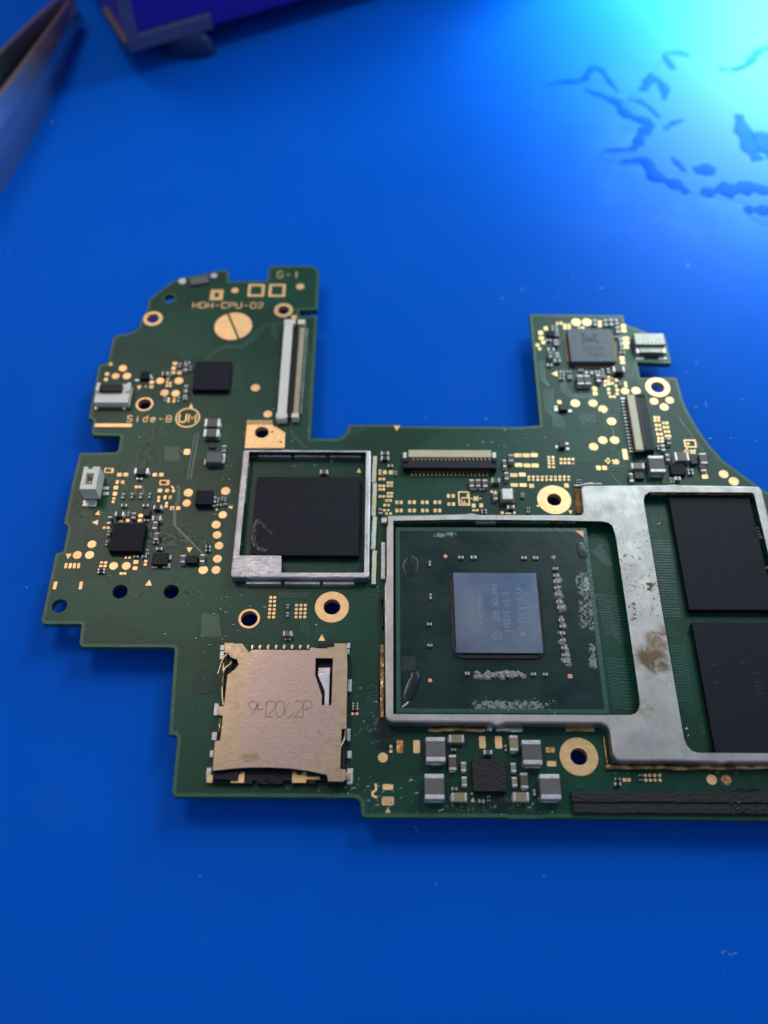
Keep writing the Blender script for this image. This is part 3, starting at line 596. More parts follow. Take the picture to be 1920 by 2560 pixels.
# ---- two-terminal parts
BODY = {'t': 'ceramic_tan', 'b': 'ceramic_brown', 'g': 'ceramic_grey', 'k': 'black_part', 'u': 'blue_part'}
def cap(cx, cy, wd, ht, d, body='t', hh=None, parent=None, base=0.0, name=None):
    """cx, cy, wd, ht: the visible top face; d: axis of the terminals"""
    small = min(wd, ht)/TK; h = hh or max(.28, min(1.2, small/21*1.0))
    x, y, sx, sy = RC(cx, cy, wd, ht, base+h); parent = parent or board
    name = name or ('resistor' if body in 'ku' else 'capacitor')
    L = sx if d == 'x' else sy; W = sy if d == 'x' else sx; t = L*(.20 if L > 1.4 else .26); e = .015
    def bx(mb, off, ln, wid, z1, b):
        if d == 'x': box(mb, x+off, y, ln, wid, base, z1, b)
        else: box(mb, x, y+off, wid, ln, base, z1, b)
    if L > .95:
        mb = MB(); bx(mb, 0, L-t*1.4, W-.03, base+h-.02, .03); o = mb.build(name, BODY[body], parent)
        if parent is board or parent is None:
            for s_ in (1, -1):
                mb = MB(); bx(mb, s_*(L-t)/2, t, W, base+h, min(.09, W*.12)); mb.build('terminal', 'tin', o, smooth=False)
                mb = None
            for s_ in (1, -1):
                mb = MB(); px, py = (x+s_*L/2, y) if d == 'x' else (x, y+s_*L/2)
                q_ = min(.13, W*.14); blob(mb, px, py, q_ if d == 'x' else W*.5, W*.5 if d == 'x' else q_, base, h*.3, n=8, jag=.08)
                mb.build('solder_fillet', 'solder', o, smooth=True)
            return o
    mb = MB(); bx(mb, 0, L-t*1.6, W-.02, base+h-.015, .03); mb.cur = 1
    for s_ in (1, -1): bx(mb, s_*(L-t)/2, t, W, base+h, .05)
    return mb.build(name, [BODY[body], 'tin'], parent)
def chip(name, pts, h, mname='chip_black', parent=None, base=0.0, b=.04, taper=0.0):
    q = [Q(px, py, base+h) for px, py in pts]     # TL TR BR BL
    xl = (q[0][0]+q[3][0])/2; xr = (q[1][0]+q[2][0])/2; yt = (q[0][1]+q[1][1])/2; yb = (q[2][1]+q[3][1])/2
    mb = MB(); box(mb, (xl+xr)/2, (yt+yb)/2, xr-xl, yt-yb, base, base+h, b, taper)
    return mb.build(name, mname, parent or board), (xl, xr, yb, yt)
def sbox(name, cx, cy, wd, ht, h, mname, base=0.0, parent=None, b=.04):
    x, y, sx, sy = RC(cx, cy, wd, ht, base+h); mb = MB(); box(mb, x, y, sx, sy, base, base+h, b); return mb.build(name, mname, parent or board)

T(200, 640)
sw, _ = None, None
mb = MB(); a, b, c, d = Q(1130, 232, .35), Q(1325, 200, .35), Q(1332, 272, .35), Q(1150, 300, .35); prism(mb, [a, b, c, d], 0, .35, b=.04); mb.build('sensor_chip', 'ceramic_grey', board)
qf, qb = chip('flat_chip', [(1195, 1090), (1570, 1090), (1540, 1385), (1165, 1385)], .75)
chip('small_chip', [(630, 1200), (715, 1198), (708, 1270), (622, 1272)], .5)
sbox('pin', 590, 1285, 40, 22, .15, 'tin'); sbox('pin', 728, 1240, 30, 20, .15, 'tin'); sbox('pin', 740, 1262, 28, 20, .15, 'tin')
for a in ((1035, 1130, 30, 42, 'y', 'g'), (1095, 1152, 45, 72, 'y', 'g'), (1112, 1103, 48, 30, 'x', 'k'), (1147, 1162, 34, 40, 'y', 'k'), (880, 1215, 60, 42, 'x', 'k'), (935, 1215, 30, 40, 'y', 'g'), (1098, 1368, 42, 62, 'y', 'g'), (1092, 1425, 40, 52, 'y', 'k'), (1088, 1470, 38, 34, 'x', 'g'),
          (880, 1480, 26, 46, 'y', 'g'), (1020, 1485, 22, 52, 'y', 'g')): cap(*a)
# white locking connector with a black lever
wc, wb = chip('cable_socket', [(172, 1325), (522, 1325), (505, 1520), (150, 1520)], 1.1, 'plastic_white', b=.06)
chip('lever', [(208, 1326), (440, 1326), (432, 1400), (202, 1400)], .55, 'plastic_black', wc, base=.95)
for s_ in (0, 1): sbox('side_latch', (185, 500)[s_], 1355, 34, 90, .5, 'plastic_white', base=.9, parent=wc)
for i in range(7): sbox('pin', 205+i*35, 1560, 20, 44, .25, 'pin_bronze', parent=wc)
for xx in (170, 462): sbox('solder_tab', xx, 1560, 30, 60, .3, 'tin', parent=wc)
# tall cream display connector
T(500, 640)
def bar(name, x0, y0, x1, y1, wpx, z0, z1, mname, parent, b=.05):       # a board-vertical bar given by its top centre line
    a = Q(x0, y0, z1); c = Q(x1, y1, z1); wmm = RC((x0+x1)/2, (y0+y1)/2, wpx, wpx, z1)[2]
    mb = MB(); box(mb, (a[0]+c[0])/2, (a[1]+c[1])/2, wmm, a[1]-c[1], z0, z1, b); return mb.build(name, mname, parent)
dc = bar('ribbon_connector', 985, 690, 898, 1678, 195, 0, .45, 'plastic_black', board)
bar('housing', 925, 672, 838, 1688, 92, .0, 1.0, 'plastic_white', dc)
bar('rail', 1052, 690, 985, 1640, 52, .0, .85, 'ceramic_brown', dc)
for yy in (680, 1650):
    for xx in ((930, 1052) if yy < 1000 else (845, 985)): sbox('end_cap', xx, yy, 116 if xx in (930, 845) else 74, 46, 1.05, 'plastic_white', parent=dc)
for i in range(40):
    u = (i+.5)/40; yy = 745+u*880
    sbox('contact', 1062-u*68, yy, 50, 15, .14, 'plastic_ivory', base=.86, parent=dc, b=.02)
for i in range(40):
    u = (i+.5)/40; yy = 745+u*890
    sbox('pin', 1106-u*66, yy, 34, 9, .12, 'tin', parent=dc, b=.02)
T(180, 1000)
cap(1453, 232, 165, 84, 'x', 'g', .85); cap(1443, 338, 165, 84, 'x', 'g', .85)
cap(1575, 500, 46, 66, 'y', 'g'); sbox('choke', 1468, 590, 166, 118, 1.0, 'ceramic_grey', b=.16); sbox('solder_tab', 1568, 605, 34, 100, .3, 'tin'); sbox('solder_tab', 1380, 640, 20, 60, .3, 'tin'); sbox('small_chip', 1452, 470, 70, 50, .3, 'black_part')
# two-pin white socket
so, sb = chip('battery_socket', [(120, 690), (288, 690), (246, 925), (80, 925)], .6, 'plastic_white')
COL.objects.unlink(so); del WORLD[so.name]; bpy.data.objects.remove(so)
HS = 2.4
q = [Q(*p, HS) for p in ((118, 688), (286, 688), (246, 925), (80, 925))]
xl, xr, yt, yb = (q[0][0]+q[3][0])/2, (q[1][0]+q[2][0])/2, q[0][1], q[2][1]
i0, i1 = Q(140, 735, HS), Q(236, 885, HS)
mb = MB(); oc = [(xl, yb), (xr, yb), (xr, yt), (xr-.9, yt), (xr-.9, yt-.35), (xr-1.5, yt-.35), (xr-1.5, yt), (xl, yt)]
prism(mb, oc, .1, HS, [[(xl+.5, yb+.7), (xr-.55, yb+.7), (xr-.55, yt-1.0), (xl+.5, yt-1.0)]], b=.05)
caps(mb, [ccw([(xl+.5, yb+.7), (xr-.55, yb+.7), (xr-.55, yt-1.0), (xl+.5, yt-1.0)])], .9)
so = mb.build('battery_socket', 'plastic_white', board)
for s_ in (.38, .68):
    mb = MB(); box(mb, xl+(xr-xl)*.5, yb+(yt-yb)*s_, .35, .3, .9, 2.0); mb.build('contact', 'plastic_ivory', so)
sbox('solder_tab', 182, 1068, 142, 66, .15, 'tin', parent=so)
for yy in (912, 968): sbox('pin', 350, yy, 62, 34, .2, 'tin', parent=so)
for a in ((718, 733, 152, 66, 'x', 'k', .55), (697, 815, 62, 26, 'x', 'g'), (528, 990, 32, 52, 'y', 'g'), (620, 988, 32, 52, 'y', 'g'), (710, 988, 30, 52, 'y', 'g'), (802, 988, 28, 48, 'y', 'g'), (537, 1090, 62, 30, 'x', 'g'), (762, 1090, 62, 30, 'x', 'g'), (887, 1108, 96, 48, 'x', 'k'),
          (490, 1180, 102, 55, 'x', 'k'), (585, 1180, 30, 42, 'y', 'g'), (637, 1195, 48, 62, 'y', 'b'), (770, 1245, 52, 22, 'x', 'g'), (386, 1243, 42, 80, 'y', 'k'), (377, 1378, 36, 46, 'y', 'g'), (357, 1482, 30, 50, 'y', 'g'), (875, 1222, 96, 58, 'x', 'b'), (857, 1297, 56, 80, 'y', 'b'),
          (872, 1410, 56, 76, 'y', 'b'), (868, 1475, 60, 22, 'x', 'g'), (903, 1540, 62, 30, 'x', 'g'), (1480, 1030, 30, 60, 'y', 'g'), (1515, 1035, 26, 46, 'y', 'g'), (1555, 1020, 30, 34, 'y', 'g'), (1590, 1025, 30, 42, 'y', 'g'), (1590, 1075, 28, 28, 'x', 'g'), (1525, 1085, 52, 24, 'x', 'g'),
          (1470, 1095, 30, 22, 'x', 'g'), (782, 1555, 30, 26, 'x', 'g'), (782, 1590, 30, 26, 'x', 'g'), (1410, 1520, 56, 28, 'x', 'k'), (1408, 1556, 56, 28, 'x', 'k')): cap(*a)
sbox('small_chip', 775, 1160, 62, 76, .5, 'black_part')
chip('flat_chip', [(425, 1275), (768, 1275), (722, 1565), (380, 1565)], .8)
chip('flat_chip', [(1290, 935), (1462, 938), (1450, 1080), (1270, 1080)], .85)
T(80, 1300)
for a in ((1075, 377, 56, 24, 'x', 'g'), (1162, 377, 54, 28, 'x', 'g'), (1315, 297, 62, 28, 'x', 'g'), (718, 512, 78, 22, 'x', 'k'), (715, 540, 78, 22, 'x', 'k')): cap(*a)
ic, _ = chip('power_chip', [(1252, 342), (1422, 340), (1402, 456), (1232, 460)], .65, 'chip_rough')
for a in ((1425, 385, 38, 46), (1412, 470, 40, 46), (1270, 487, 60, 18), (1370, 487, 30, 18)): sbox('pin', *a, .22, 'tin', parent=ic)
T(440, 1380)
for a in ((68, 68, 58, 82, 'y', 'g'), (273, 62, 54, 86, 'y', 'b'), (1158, 562, 30, 44, 'y', 'g'), (1155, 645, 30, 46, 'y', 'u'), (1155, 843, 98, 58, 'x', 'b'), (1158, 900, 60, 26, 'x', 'g')): cap(*a)
chip('power_chip', [(115, 35), (225, 35), (218, 112), (105, 112)], .6, 'chip_rough')
T(560, 1040)
T(900, 1040)
for a in ((258, 382, 86, 38, 'x', 'b'), (258, 433, 86, 40, 'x', 'k'), (315, 513, 56, 28, 'x', 'b'), (370, 575, 30, 22, 'x', 'g'), (370, 602, 30, 22, 'x', 'g'), (213, 985, 46, 52, 'y', 'k'), (1158, 693, 52, 78, 'y', 'b'), (1225, 693, 52, 78, 'y', 'b'), (1297, 695, 54, 78, 'y', 'b'), (1408, 665, 92, 54, 'x', 'b', .6),
          (1180, 757, 46, 20, 'x', 'g'), (1265, 757, 46, 20, 'x', 'g'), (1500, 490, 42, 78, 'y', 'b'), (1502, 548, 36, 22, 'x', 'g'), (1565, 432, 60, 76, 'y', 'b', .7), (1520, 618, 46, 78, 'y', 'b', .6), (1403, 828, 52, 72, 'y', 'b', .6), (1565, 940, 80, 40, 'x', 'g', .5), (1285, 975, 62, 22, 'x', 'g'), (1288, 1000, 58, 20, 'x', 'k')): cap(*a)
xt = sbox('crystal', 1528, 830, 150, 140, .55, 'ceramic_brown'); sbox('lid', 1530, 806, 122, 122, .5, 'tin', base=.55, parent=xt, b=.14)
# camera ribbon socket at the top edge: cream lever, black body, twenty bronze pins
rs, _ = chip('ribbon_socket', [(445, 440), (1415, 440), (1415, 538), (445, 538)], 1.0, 'plastic_black', b=.05)
chip('lever', [(506, 352), (1360, 352), (1362, 426), (500, 426)], .55, 'plastic_ivory', rs, base=.5)
for xx in (465, 1392): sbox('end_latch', xx, 405, 40, 60, .6, 'tin', parent=rs)
for xx in (475, 1392): sbox('corner_post', xx, 452, 44, 40, .2, 'plastic_black', parent=rs, base=1.0)
for i in range(20): sbox('contact', 556+i*41.3, 446, 14, 24, .06, 'pin_bronze', base=1.0, parent=rs, b=.015)
for i in range(20): sbox('pin', 540+i*41, 597, 19, 50, .22, 'pin_bronze', parent=rs, b=.03)
for i in range(20): sbox('pin_heel', 561+i*41, 562, 16, 22, .4, 'pin_bronze', parent=rs, b=.03)
T(1240, 1020)
for a in ((845, 758, 26, 34, 'y', 'k'), (876, 758, 26, 34, 'y', 'k'), (277, 888, 30, 26, 'x', 'g'), (277, 916, 30, 26, 'x', 'k'), (335, 1040, 30, 28, 'x', 'k'), (335, 1074, 30, 28, 'x', 'g')): cap(*a)
def tri_lead(pts, leads, h=.55):
    o, _ = chip('transistor', pts, h, 'black_part')
    for a in leads: sbox('lead', *a, .15, 'tin', parent=o)
tri_lead([(655, 345), (722, 345), (718, 405), (652, 405)], [(633, 402, 34, 34), (735, 368, 36, 26), (742, 422, 40, 32)])
T(1280, 760)
tri_lead([(500, 1035), (578, 1035), (574, 1095), (492, 1095)], [(458, 1092, 40, 36), (602, 1108, 40, 30), (455, 1062, 34, 20)])
for a in ((380, 372, 52, 26, 'x', 'g'), (465, 305, 46, 40, 'y', 'g'), (460, 395, 52, 50, 'y', 'b'), (405, 468, 70, 30, 'x', 'k'), (400, 522, 52, 60, 'y', 'g'), (468, 525, 52, 46, 'y', 'g'), (470, 580, 72, 42, 'x', 'g'), (390, 630, 52, 28, 'x', 'g'), (440, 232, 56, 24, 'x', 'g'), (445, 262, 60, 24, 'x', 'g'),
          (520, 700, 50, 30, 'x', 'g'), (520, 735, 50, 30, 'x', 'k'), (515, 768, 50, 26, 'x', 'g'), (590, 700, 46, 30, 'x', 'g'), (600, 752, 50, 36, 'y', 'g'), (715, 683, 42, 24, 'x', 'g'), (710, 783, 72, 98, 'y', 'g', .8), (785, 783, 70, 98, 'y', 'g', .8), (800, 708, 80, 34, 'x', 'g'), (890, 705, 50, 36, 'x', 'g'),
          (940, 695, 34, 46, 'y', 'g'), (1000, 690, 36, 46, 'y', 'g'), (898, 765, 52, 78, 'y', 'g'), (950, 745, 38, 38, 'x', 'g'), (1108, 672, 124, 62, 'x', 'k', .8), (862, 190, 50, 60, 'y', 'g'), (972, 190, 46, 64, 'y', 'g'), (1030, 185, 46, 66, 'y', 'g'), (1085, 180, 36, 50, 'y', 'g'), (1098, 262, 46, 64, 'y', 'g'),
          (1082, 340, 26, 26, 'x', 'g'), (1115, 340, 26, 26, 'x', 'g'), (1130, 385, 42, 56, 'y', 'g'), (1140, 445, 44, 46, 'y', 'k'), (1145, 500, 52, 28, 'x', 'g'), (1115, 815, 30, 40, 'y', 'k')): cap(*a)
chip('small_chip', [(365, 280), (430, 280), (432, 332), (362, 332)], .4)
# quad-flat chip with emblem
T(1400, 800, 10.369)
cg, cb = chip('quad_flat_chip', [(185, 240), (1318, 215), (1438, 1075), (290, 1075)], .85, 'chip_grey')
xl, xr, yb, yt = cb
for side in range(4):
    for i in range(14):
        u = (i+.5)/14; mb = MB()
        if side in (0, 1):
            px = xl+.5+u*(xr-xl-1); py = (yb-.28) if side == 0 else (yt+.28); box(mb, px, py, .16, .55, 0, .2, .03)
        else:
            py = yb+.5+u*(yt-yb-1); px = (xl-.22) if side == 2 else (xr+.22); box(mb, px, py, .45, .16, 0, .2, .03)
        mb.build('pin', 'pin_bronze', cg)
mb = MB(); z = .852
def EQ(x, y): return Q(x, y, .85)
for st, k in (([(545, 350), (600, 420), (650, 500)], .28), ([(640, 340), (600, 420)], .18), ([(960, 345), (900, 420), (860, 500)], .28), ([(860, 350), (900, 420)], .18), ([(560, 560), (640, 530), (860, 530), (1020, 560)], .36), ([(700, 420), (725, 530)], .2), ([(790, 420), (790, 530)], .2), ([(600, 590), (620, 640)], .15), ([(960, 590), (960, 620)], .15)):
    ribbon(mb, [EQ(*p) for p in st], k, z, z+.012)
for ya, xa, xb in ((740, 600, 1210), (890, 770, 1240)):
    xx = xa
    while xx < xb:
        ribbon(mb, [EQ(xx, ya-45), EQ(xx+random.uniform(-8, 8), ya+45)], .09, z, z+.012)
        if random.random() < .6: ribbon(mb, [EQ(xx, ya+random.choice((-42, 0, 40))), EQ(xx+45, ya+random.choice((-42, 0, 40)))], .09, z, z+.012)
        xx += 62
mb.build('printed_emblem', 'chip_text_dark', cg)
T(1280, 760)
pc, _ = chip('port_connector', [(1262, 305), (1575, 300), (1592, 420), (1278, 420)], 1.2, 'port_metal', b=.08)
chip('front_lip', [(1320, 425), (1565, 425), (1560, 500), (1330, 500)], .8, 'port_metal', pc)
for xx in (1385, 1427, 1467, 1505): sbox('contact', xx, 398, 20, 40, .04, 'plastic_white', base=1.2, parent=pc, b=.01)
for xx in (1300, 1575): sbox('side_arm', xx, 460, 34, 90, .7, 'tin', parent=pc)
for xx in (1325, 1560): sbox('solder_tab', xx, 560, 84, 26, .08, 'tin', parent=pc)
# vertical ribbon socket on the right arm
rv, rb = chip('ribbon_socket', [(1198, 935), (1385, 932), (1480, 1522), (1268, 1522)], 1.0, 'plastic_black', b=.05)
def vbar(name, xa, xb, ya, yb_, wpx, z0, z1, mname, par):
    a = Q(xa, ya, z1); c = Q(xb, yb_, z1); wmm = RC((xa+xb)/2, (ya+yb_)/2, wpx, wpx, z1)[2]
    mb = MB(); box(mb, (a[0]+c[0])/2, (a[1]+c[1])/2, wmm, a[1]-c[1], z0, z1, .06); return mb.build(name, mname, par)
vbar('lever', 1232, 1326, 938, 1512, 78, .9, 1.3, 'plastic_ivory', rv)
for i in range(17):
    u = i/16; sbox('pin', 1150+u*92, 978+u*548, 46, 17, .22, 'tin', parent=rv, b=.03)
for i in range(17):
    u = i/16; sbox('contact', 1308+u*68, 985+u*480, 26, 8, .03, 'ceramic_grey', base=1.0, parent=rv, b=.01)
sbox('corner_post', 1335, 940, 80, 26, .12, 'plastic_black', base=1.0, parent=rv); sbox('corner_post', 1430, 1492, 84, 40, .12, 'plastic_black', base=1.0, parent=rv)
T(1520, 900)
for a in ((508, 1075, 165, 172, 'y', 'g', 1.2), (310, 1095, 142, 62, 'x', 't', .8), (243, 1215, 46, 92, 'y', 'g'), (767, 998, 152, 92, 'x', 'g', .8), (990, 1018, 80, 112, 'y', 'g', .8), (990, 1122, 60, 60, 'y', 'b', .4), (855, 1138, 56, 28, 'x', 'g'), (860, 1172, 56, 28, 'x', 'k'), (725, 1225, 62, 38, 'x', 't'),
          (665, 1228, 42, 26, 'x', 'g'), (668, 1260, 42, 26, 'x', 'g'), (572, 908, 46, 60, 'y', 'g'), (632, 838, 50, 62, 'y', 'k'), (620, 1008, 46, 70, 'y', 'g'), (525, 905, 34, 40, 'y', 'g')): cap(*a)
sbox('small_chip', 325, 1190, 100, 76, .45, 'black_part'); sbox('small_chip', 892, 1040, 68, 70, .55, 'black_part')
chip('flat_chip', [(645, 1070), (797, 1066), (806, 1184), (655, 1188)], .5)
T(880, 1760)
for a in ((867, 468, 205, 255, 'y', 'g', 1.25), (855, 855, 206, 265, 'y', 'g', 1.25), (1083, 358, 162, 84, 'x', 't', .7), (1043, 606, 82, 160, 'y', 'b', .7), (1158, 650, 56, 102, 'y', 't', .5), (1165, 803, 56, 106, 'y', 't', .5), (1111, 965, 166, 95, 'x', 't', .7), (1055, 472, 52, 26, 'x', 'g'), (1062, 880, 60, 36, 'x', 'b'), (1342, 1008, 62, 38, 'x', 'b')): cap(*a)
chip('power_chip', [(1245, 575), (1590, 572), (1602, 905), (1256, 905)], .8, 'chip_rough')
T(1200, 1760)
for a in ((540, 500, 204, 256, 'y', 'g', 1.25), (730, 857, 214, 262, 'y', 'g', 1.25), (352, 405, 92, 166, 'y', 't', .8), (348, 658, 56, 98, 'y', 't', .5), (358, 806, 56, 102, 'y', 't', .5), (460, 793, 82, 166, 'y', 'b', .7), (427, 963, 170, 100, 'x', 't', .7), (82, 500, 92, 48, 'x', 'b'), (268, 455, 30, 62, 'y', 'b'),
          (565, 915, 30, 62, 'y', 't'), (92, 958, 30, 22, 'x', 'k'), (92, 1000, 30, 22, 'x', 'k'), (1428, 776, 62, 30, 'x', 'k'), (1430, 826, 70, 38, 'x', 'k')): cap(*a)
T(1520, 1740)
for a in ((340, 820, 30, 18, 'x', 'k'), (343, 868, 32, 20, 'x', 'k')): cap(*a)
T(420, 1660, 3.318)
for a in ((1553, 328, 48, 20, 'x', 'k'), (1553, 350, 48, 20, 'x', 'k'), (1553, 372, 48, 20, 'x', 'k')): cap(*a)

# ---- memory chip inside the left shield
T(560, 1040)
mem, mbx = chip('memory_chip', [(340, 631), (1412, 631), (1392, 1445), (270, 1445)], .9)
cap(1035, 577, 86, 46, 'x', 'b')
def faint_rows(parent, rows, h, mname, name='faint_lettering', ang=0):
    mb = MB()
    for (x0, y0, x1, y1, ht, step) in rows:
        L = math.hypot(x1-x0, y1-y0); n = int(L/step); ux, uy = (x1-x0)/L, (y1-y0)/L; px, py = -uy, ux
        for i in range(n):
            if random.random() < .2: continue
            bx_, by_ = x0+ux*step*i, y0+uy*step*i
            ribbon(mb, [Q(bx_-px*ht/2, by_-py*ht/2, h), Q(bx_+px*ht/2, by_+py*ht/2, h)], .09, h, h+.012)
            if random.random() < .5:
                s_ = random.choice((-.5, 0, .5)); ribbon(mb, [Q(bx_+px*ht*s_, by_+py*ht*s_, h), Q(bx_+px*ht*s_+ux*step*.6, by_+py*ht*s_+uy*step*.6, h)], .09, h, h+.012)
    o = mb.build(name, mname, parent); o['kind'] = 'stuff'; return o
mat('chip_faint', (.013, .013, .020), .6, spec=.25)
faint_rows(mem, [(560, 775, 1160, 775, 60, 38), (530, 960, 1120, 960, 80, 48), (510, 1110, 740, 1110, 70, 36), (500, 1270, 860, 1270, 75, 60)], .902, 'chip_faint')
mb = MB()
for path, w0 in (((( 345, 1085), (318, 1150), (300, 1230), (312, 1300), (345, 1365), (430, 1395)), 30), (((345, 1090), (390, 1115), (430, 1165), (500, 1225)), 18)):
    pl = smoothline([Q(*p, .9) for p in path], 4); wm = RC(340, 1200, w0, w0, .9)[2]
    for i_, (x, y) in enumerate(pl):
        r_ = wm*(.5+.8*abs(math.sin(i_*.9+w0))); blob(mb, x+random.uniform(-.08, .08), y, r_*.8, r_, .88, .03+.05*r_, n=10, rings=3, jag=.25)
mb.build('flux_drop', 'flux_black', mem, smooth=True)

# ---- shield frames
def shield(name, outer, holes, h, mname, round_r=.28, skirt=True, rimw=.16, base_out=.0):
    outer = ccw(outer); holes = [ccw(x) for x in holes]; mb = MB()
    o1 = offset(outer, -round_r*.75); o2 = offset(outer, -round_r*.3)
    caps(mb, [o1]+holes, h); walls(mb, o2, h-round_r*.12, h, loop_top=o1); walls(mb, offset(outer, -.02), h-round_r*.45, h-round_r*.12, loop_top=o2); walls(mb, outer, h-round_r, h-round_r*.45, loop_top=offset(outer, -.02))
    for x in holes: walls(mb, x, h-.15, h, inward=True)
    inner = offset(outer, -.3)
    caps(mb, [inner]+holes, h-.15, True)
    walls(mb, offset(outer, base_out), .25, h-round_r, loop_top=outer); 
    mb.cur = 1
    walls(mb, inner, .25, h-.15, inward=True); caps(mb, [offset(outer, base_out), inner], .25, True)
    return mb.build(name, [mname, 'steel_inner'], board)
H1, H2 = 1.35, 1.5
T(560, 1040)
o1 = [Q(*p, H1) for p in ((203, 345), (1528, 330), (1508, 1665))]
T(440, 1380); bl = Q(555, 262, H1); bl2 = Q(1400, 272, H1)
xl_, xr_, yt_, yb_ = (o1[0][0]+bl[0])/2, (o1[1][0]+o1[2][0])/2, o1[0][1], bl[1]
T(560, 1040)
iw = [Q(*p, H1) for p in ((262, 368), (1474, 366), (1455, 1625), (594, 1625), (595, 1452), (155, 1446))]
ix0, ix1 = (iw[0][0]+iw[5][0])/2, (iw[1][0]+iw[2][0])/2
win = [(ix0, iw[0][1]), (ix1, iw[0][1]), (ix1, iw[2][1]), (iw[3][0], iw[3][1]), (iw[4][0], iw[5][1]), (ix0, iw[5][1])]
sh1 = shield('shield_frame', rounded([(xl_, yb_), (xr_, yb_), (xr_, yt_), (xl_, yt_)], .5, 4), [rounded(win, .15, 3)], H1, 'shield_brushed')
def tabs(par, lst, mname='tin'):
    for (xa, ya, xb, yb2, z0, z1, m2) in lst:
        a = Q(xa, ya, (z0+z1)/2); c = Q(xb, yb2, (z0+z1)/2); mb = MB()
        box(mb, (a[0]+c[0])/2, (a[1]+c[1])/2, abs(c[0]-a[0]), max(.2, abs(a[1]-c[1])), z0, z1, .05)
        mb.build('solder_tab', m2 or mname, par)
T(560, 1040)
for xa, xb in ((365, 700), (735, 1065), (1100, 1420)):
    a = Q(xa, 425, .0); c = Q(xb, 425, .0); mb = MB(); box(mb, (a[0]+c[0])/2, yt_-.55, c[0]-a[0], .25, 0, .75, .05); mb.build('solder_tab', 'shield_brushed', sh1)
T(440, 1380)
for xa, xb in ((728, 1095), (1125, 1495), (1525, 1850)):
    a = Q(xa, 372, 0); c = Q(xb, 372, 0); mb = MB(); box(mb, (a[0]+c[0])/2, yb_-.28, c[0]-a[0], .42, 0, .62, .06, taper=.1); mb.build('solder_tab', 'shield_brushed', sh1)
mb = MB(); T(560, 1040)
for k, (ya, yb2) in enumerate(((425, 690), (700, 1040), (1050, 1385), (1400, 1745))):
    a = Q(1565, ya, .3); c = Q(1548, yb2, .3); ribbon(mb, smoothline([(a[0]*(1-u)+c[0]*u+random.uniform(-.06, .06), a[1]*(1-u)+c[1]*u) for u in (0, .2, .4, .6, .8, 1)], 3), .52, 0, .45)
mb.build('solder_bead', 'solder_white', sh1)
mb = MB(); a = Q(255, 420, .3); c = Q(205, 900, .3); ribbon(mb, smoothline([(a[0]*(1-u)+c[0]*u+random.uniform(-.1, .1), a[1]*(1-u)+c[1]*u) for u in (0, .2, .4, .6, .8, 1)], 3), .35, 0, .4); mb.build('solder_bead', 'solder', sh1)

# big frame round the processor and the two RAM chips
big = []
def B2(*pts):
    for p in pts: big.append(Q(*p, H2))
T(900, 1260); B2((285, 115), (700, 108), (1090, 98), (1150, 88), (1225, 105))
T(1240, 1020); B2((400, 1104), (858, 1106), (888, 1098), (902, 1070), (880, 835), (892, 808), (925, 800))
T(1520, 900); B2((610, 1292), (660, 1284), (720, 1292), (1520, 1306))
a = Q(1600, 1330, H2); xR = a[0]; big += [(xR-.25, Q(0, 1308, H2)[1]), (xR, Q(0, 1345, H2)[1])]
T(1520, 1740); yB = Q(600, 676, H2)[1]; big += [(xR, yB+.5), (xR-.5, yB)]
B2((1330, 690), (1250, 688), (1190, 702), (1120, 690), (700, 676), (130, 678), (80, 655), (52, 610))
T(1200, 1760); B2((1372, 500), (1340, 270), (1315, 228), (1260, 202), (270, 196), (200, 226), (165, 226), (100, 197))
T(880, 1760); B2((900, 190), (420, 188), (370, 172), (345, 130))
T(900, 1260); B2((256, 1650), (250, 860), (272, 745), (272, 240), (285, 210))
wn1 = []
T(900, 1260); wn1 += [Q(345, 172, H2), Q(1050, 160, H2)]
T(1240, 1260); wn1 += [Q(*p, H2) for p in ((560, 168), (1100, 178), (1165, 192), (1208, 225), (1228, 285), (1245, 350))]
T(1240, 1500); wn1 += [Q(*p, H2) for p in ((1488, 1020), (1492, 1080), (1478, 1140), (1440, 1180), (1390, 1193))]
T(900, 1500); wn1 += [Q(345, 1182, H2)]
wn2 = []
T(1520, 1180); wn2 += [Q(*p, H2) for p in ((368, 300), (380, 240), (430, 206))]; tr = Q(1510, 206, H2); wn2 += [(tr[0]-.2, wn2[-1][1]), (tr[0], wn2[-1][1]-.25)]
T(1520, 1740); yb3 = Q(1000, 590, H2)[1]; wn2 += [(tr[0], yb3)]; wn2 += [Q(*p, H2) for p in ((940, 590), (870, 570), (815, 510), (785, 430))]
sh2 = shield('shield_frame', big, [wn1, wn2], H2, 'shield_steel', round_r=.32)
sh2['label'] = 'large stained steel shield frame around the processor and the two memory chips'
T(900, 1260)
tabs(sh2, [(222, 150, 280, 205, 0, .5, None), (220, 402, 262, 785, 0, .4, None), (212, 1462, 246, 1659+560, 0, .35, 'solder_gold')])
tabs(sh2, [(1200, 172, 1410, 205, .25, .75, None)]); T(1240, 1260); tabs(sh2, [(560, 178, 740, 205, .1, .5, 'solder_gold'), (790, 178, 822, 200, 0, .3, None)])
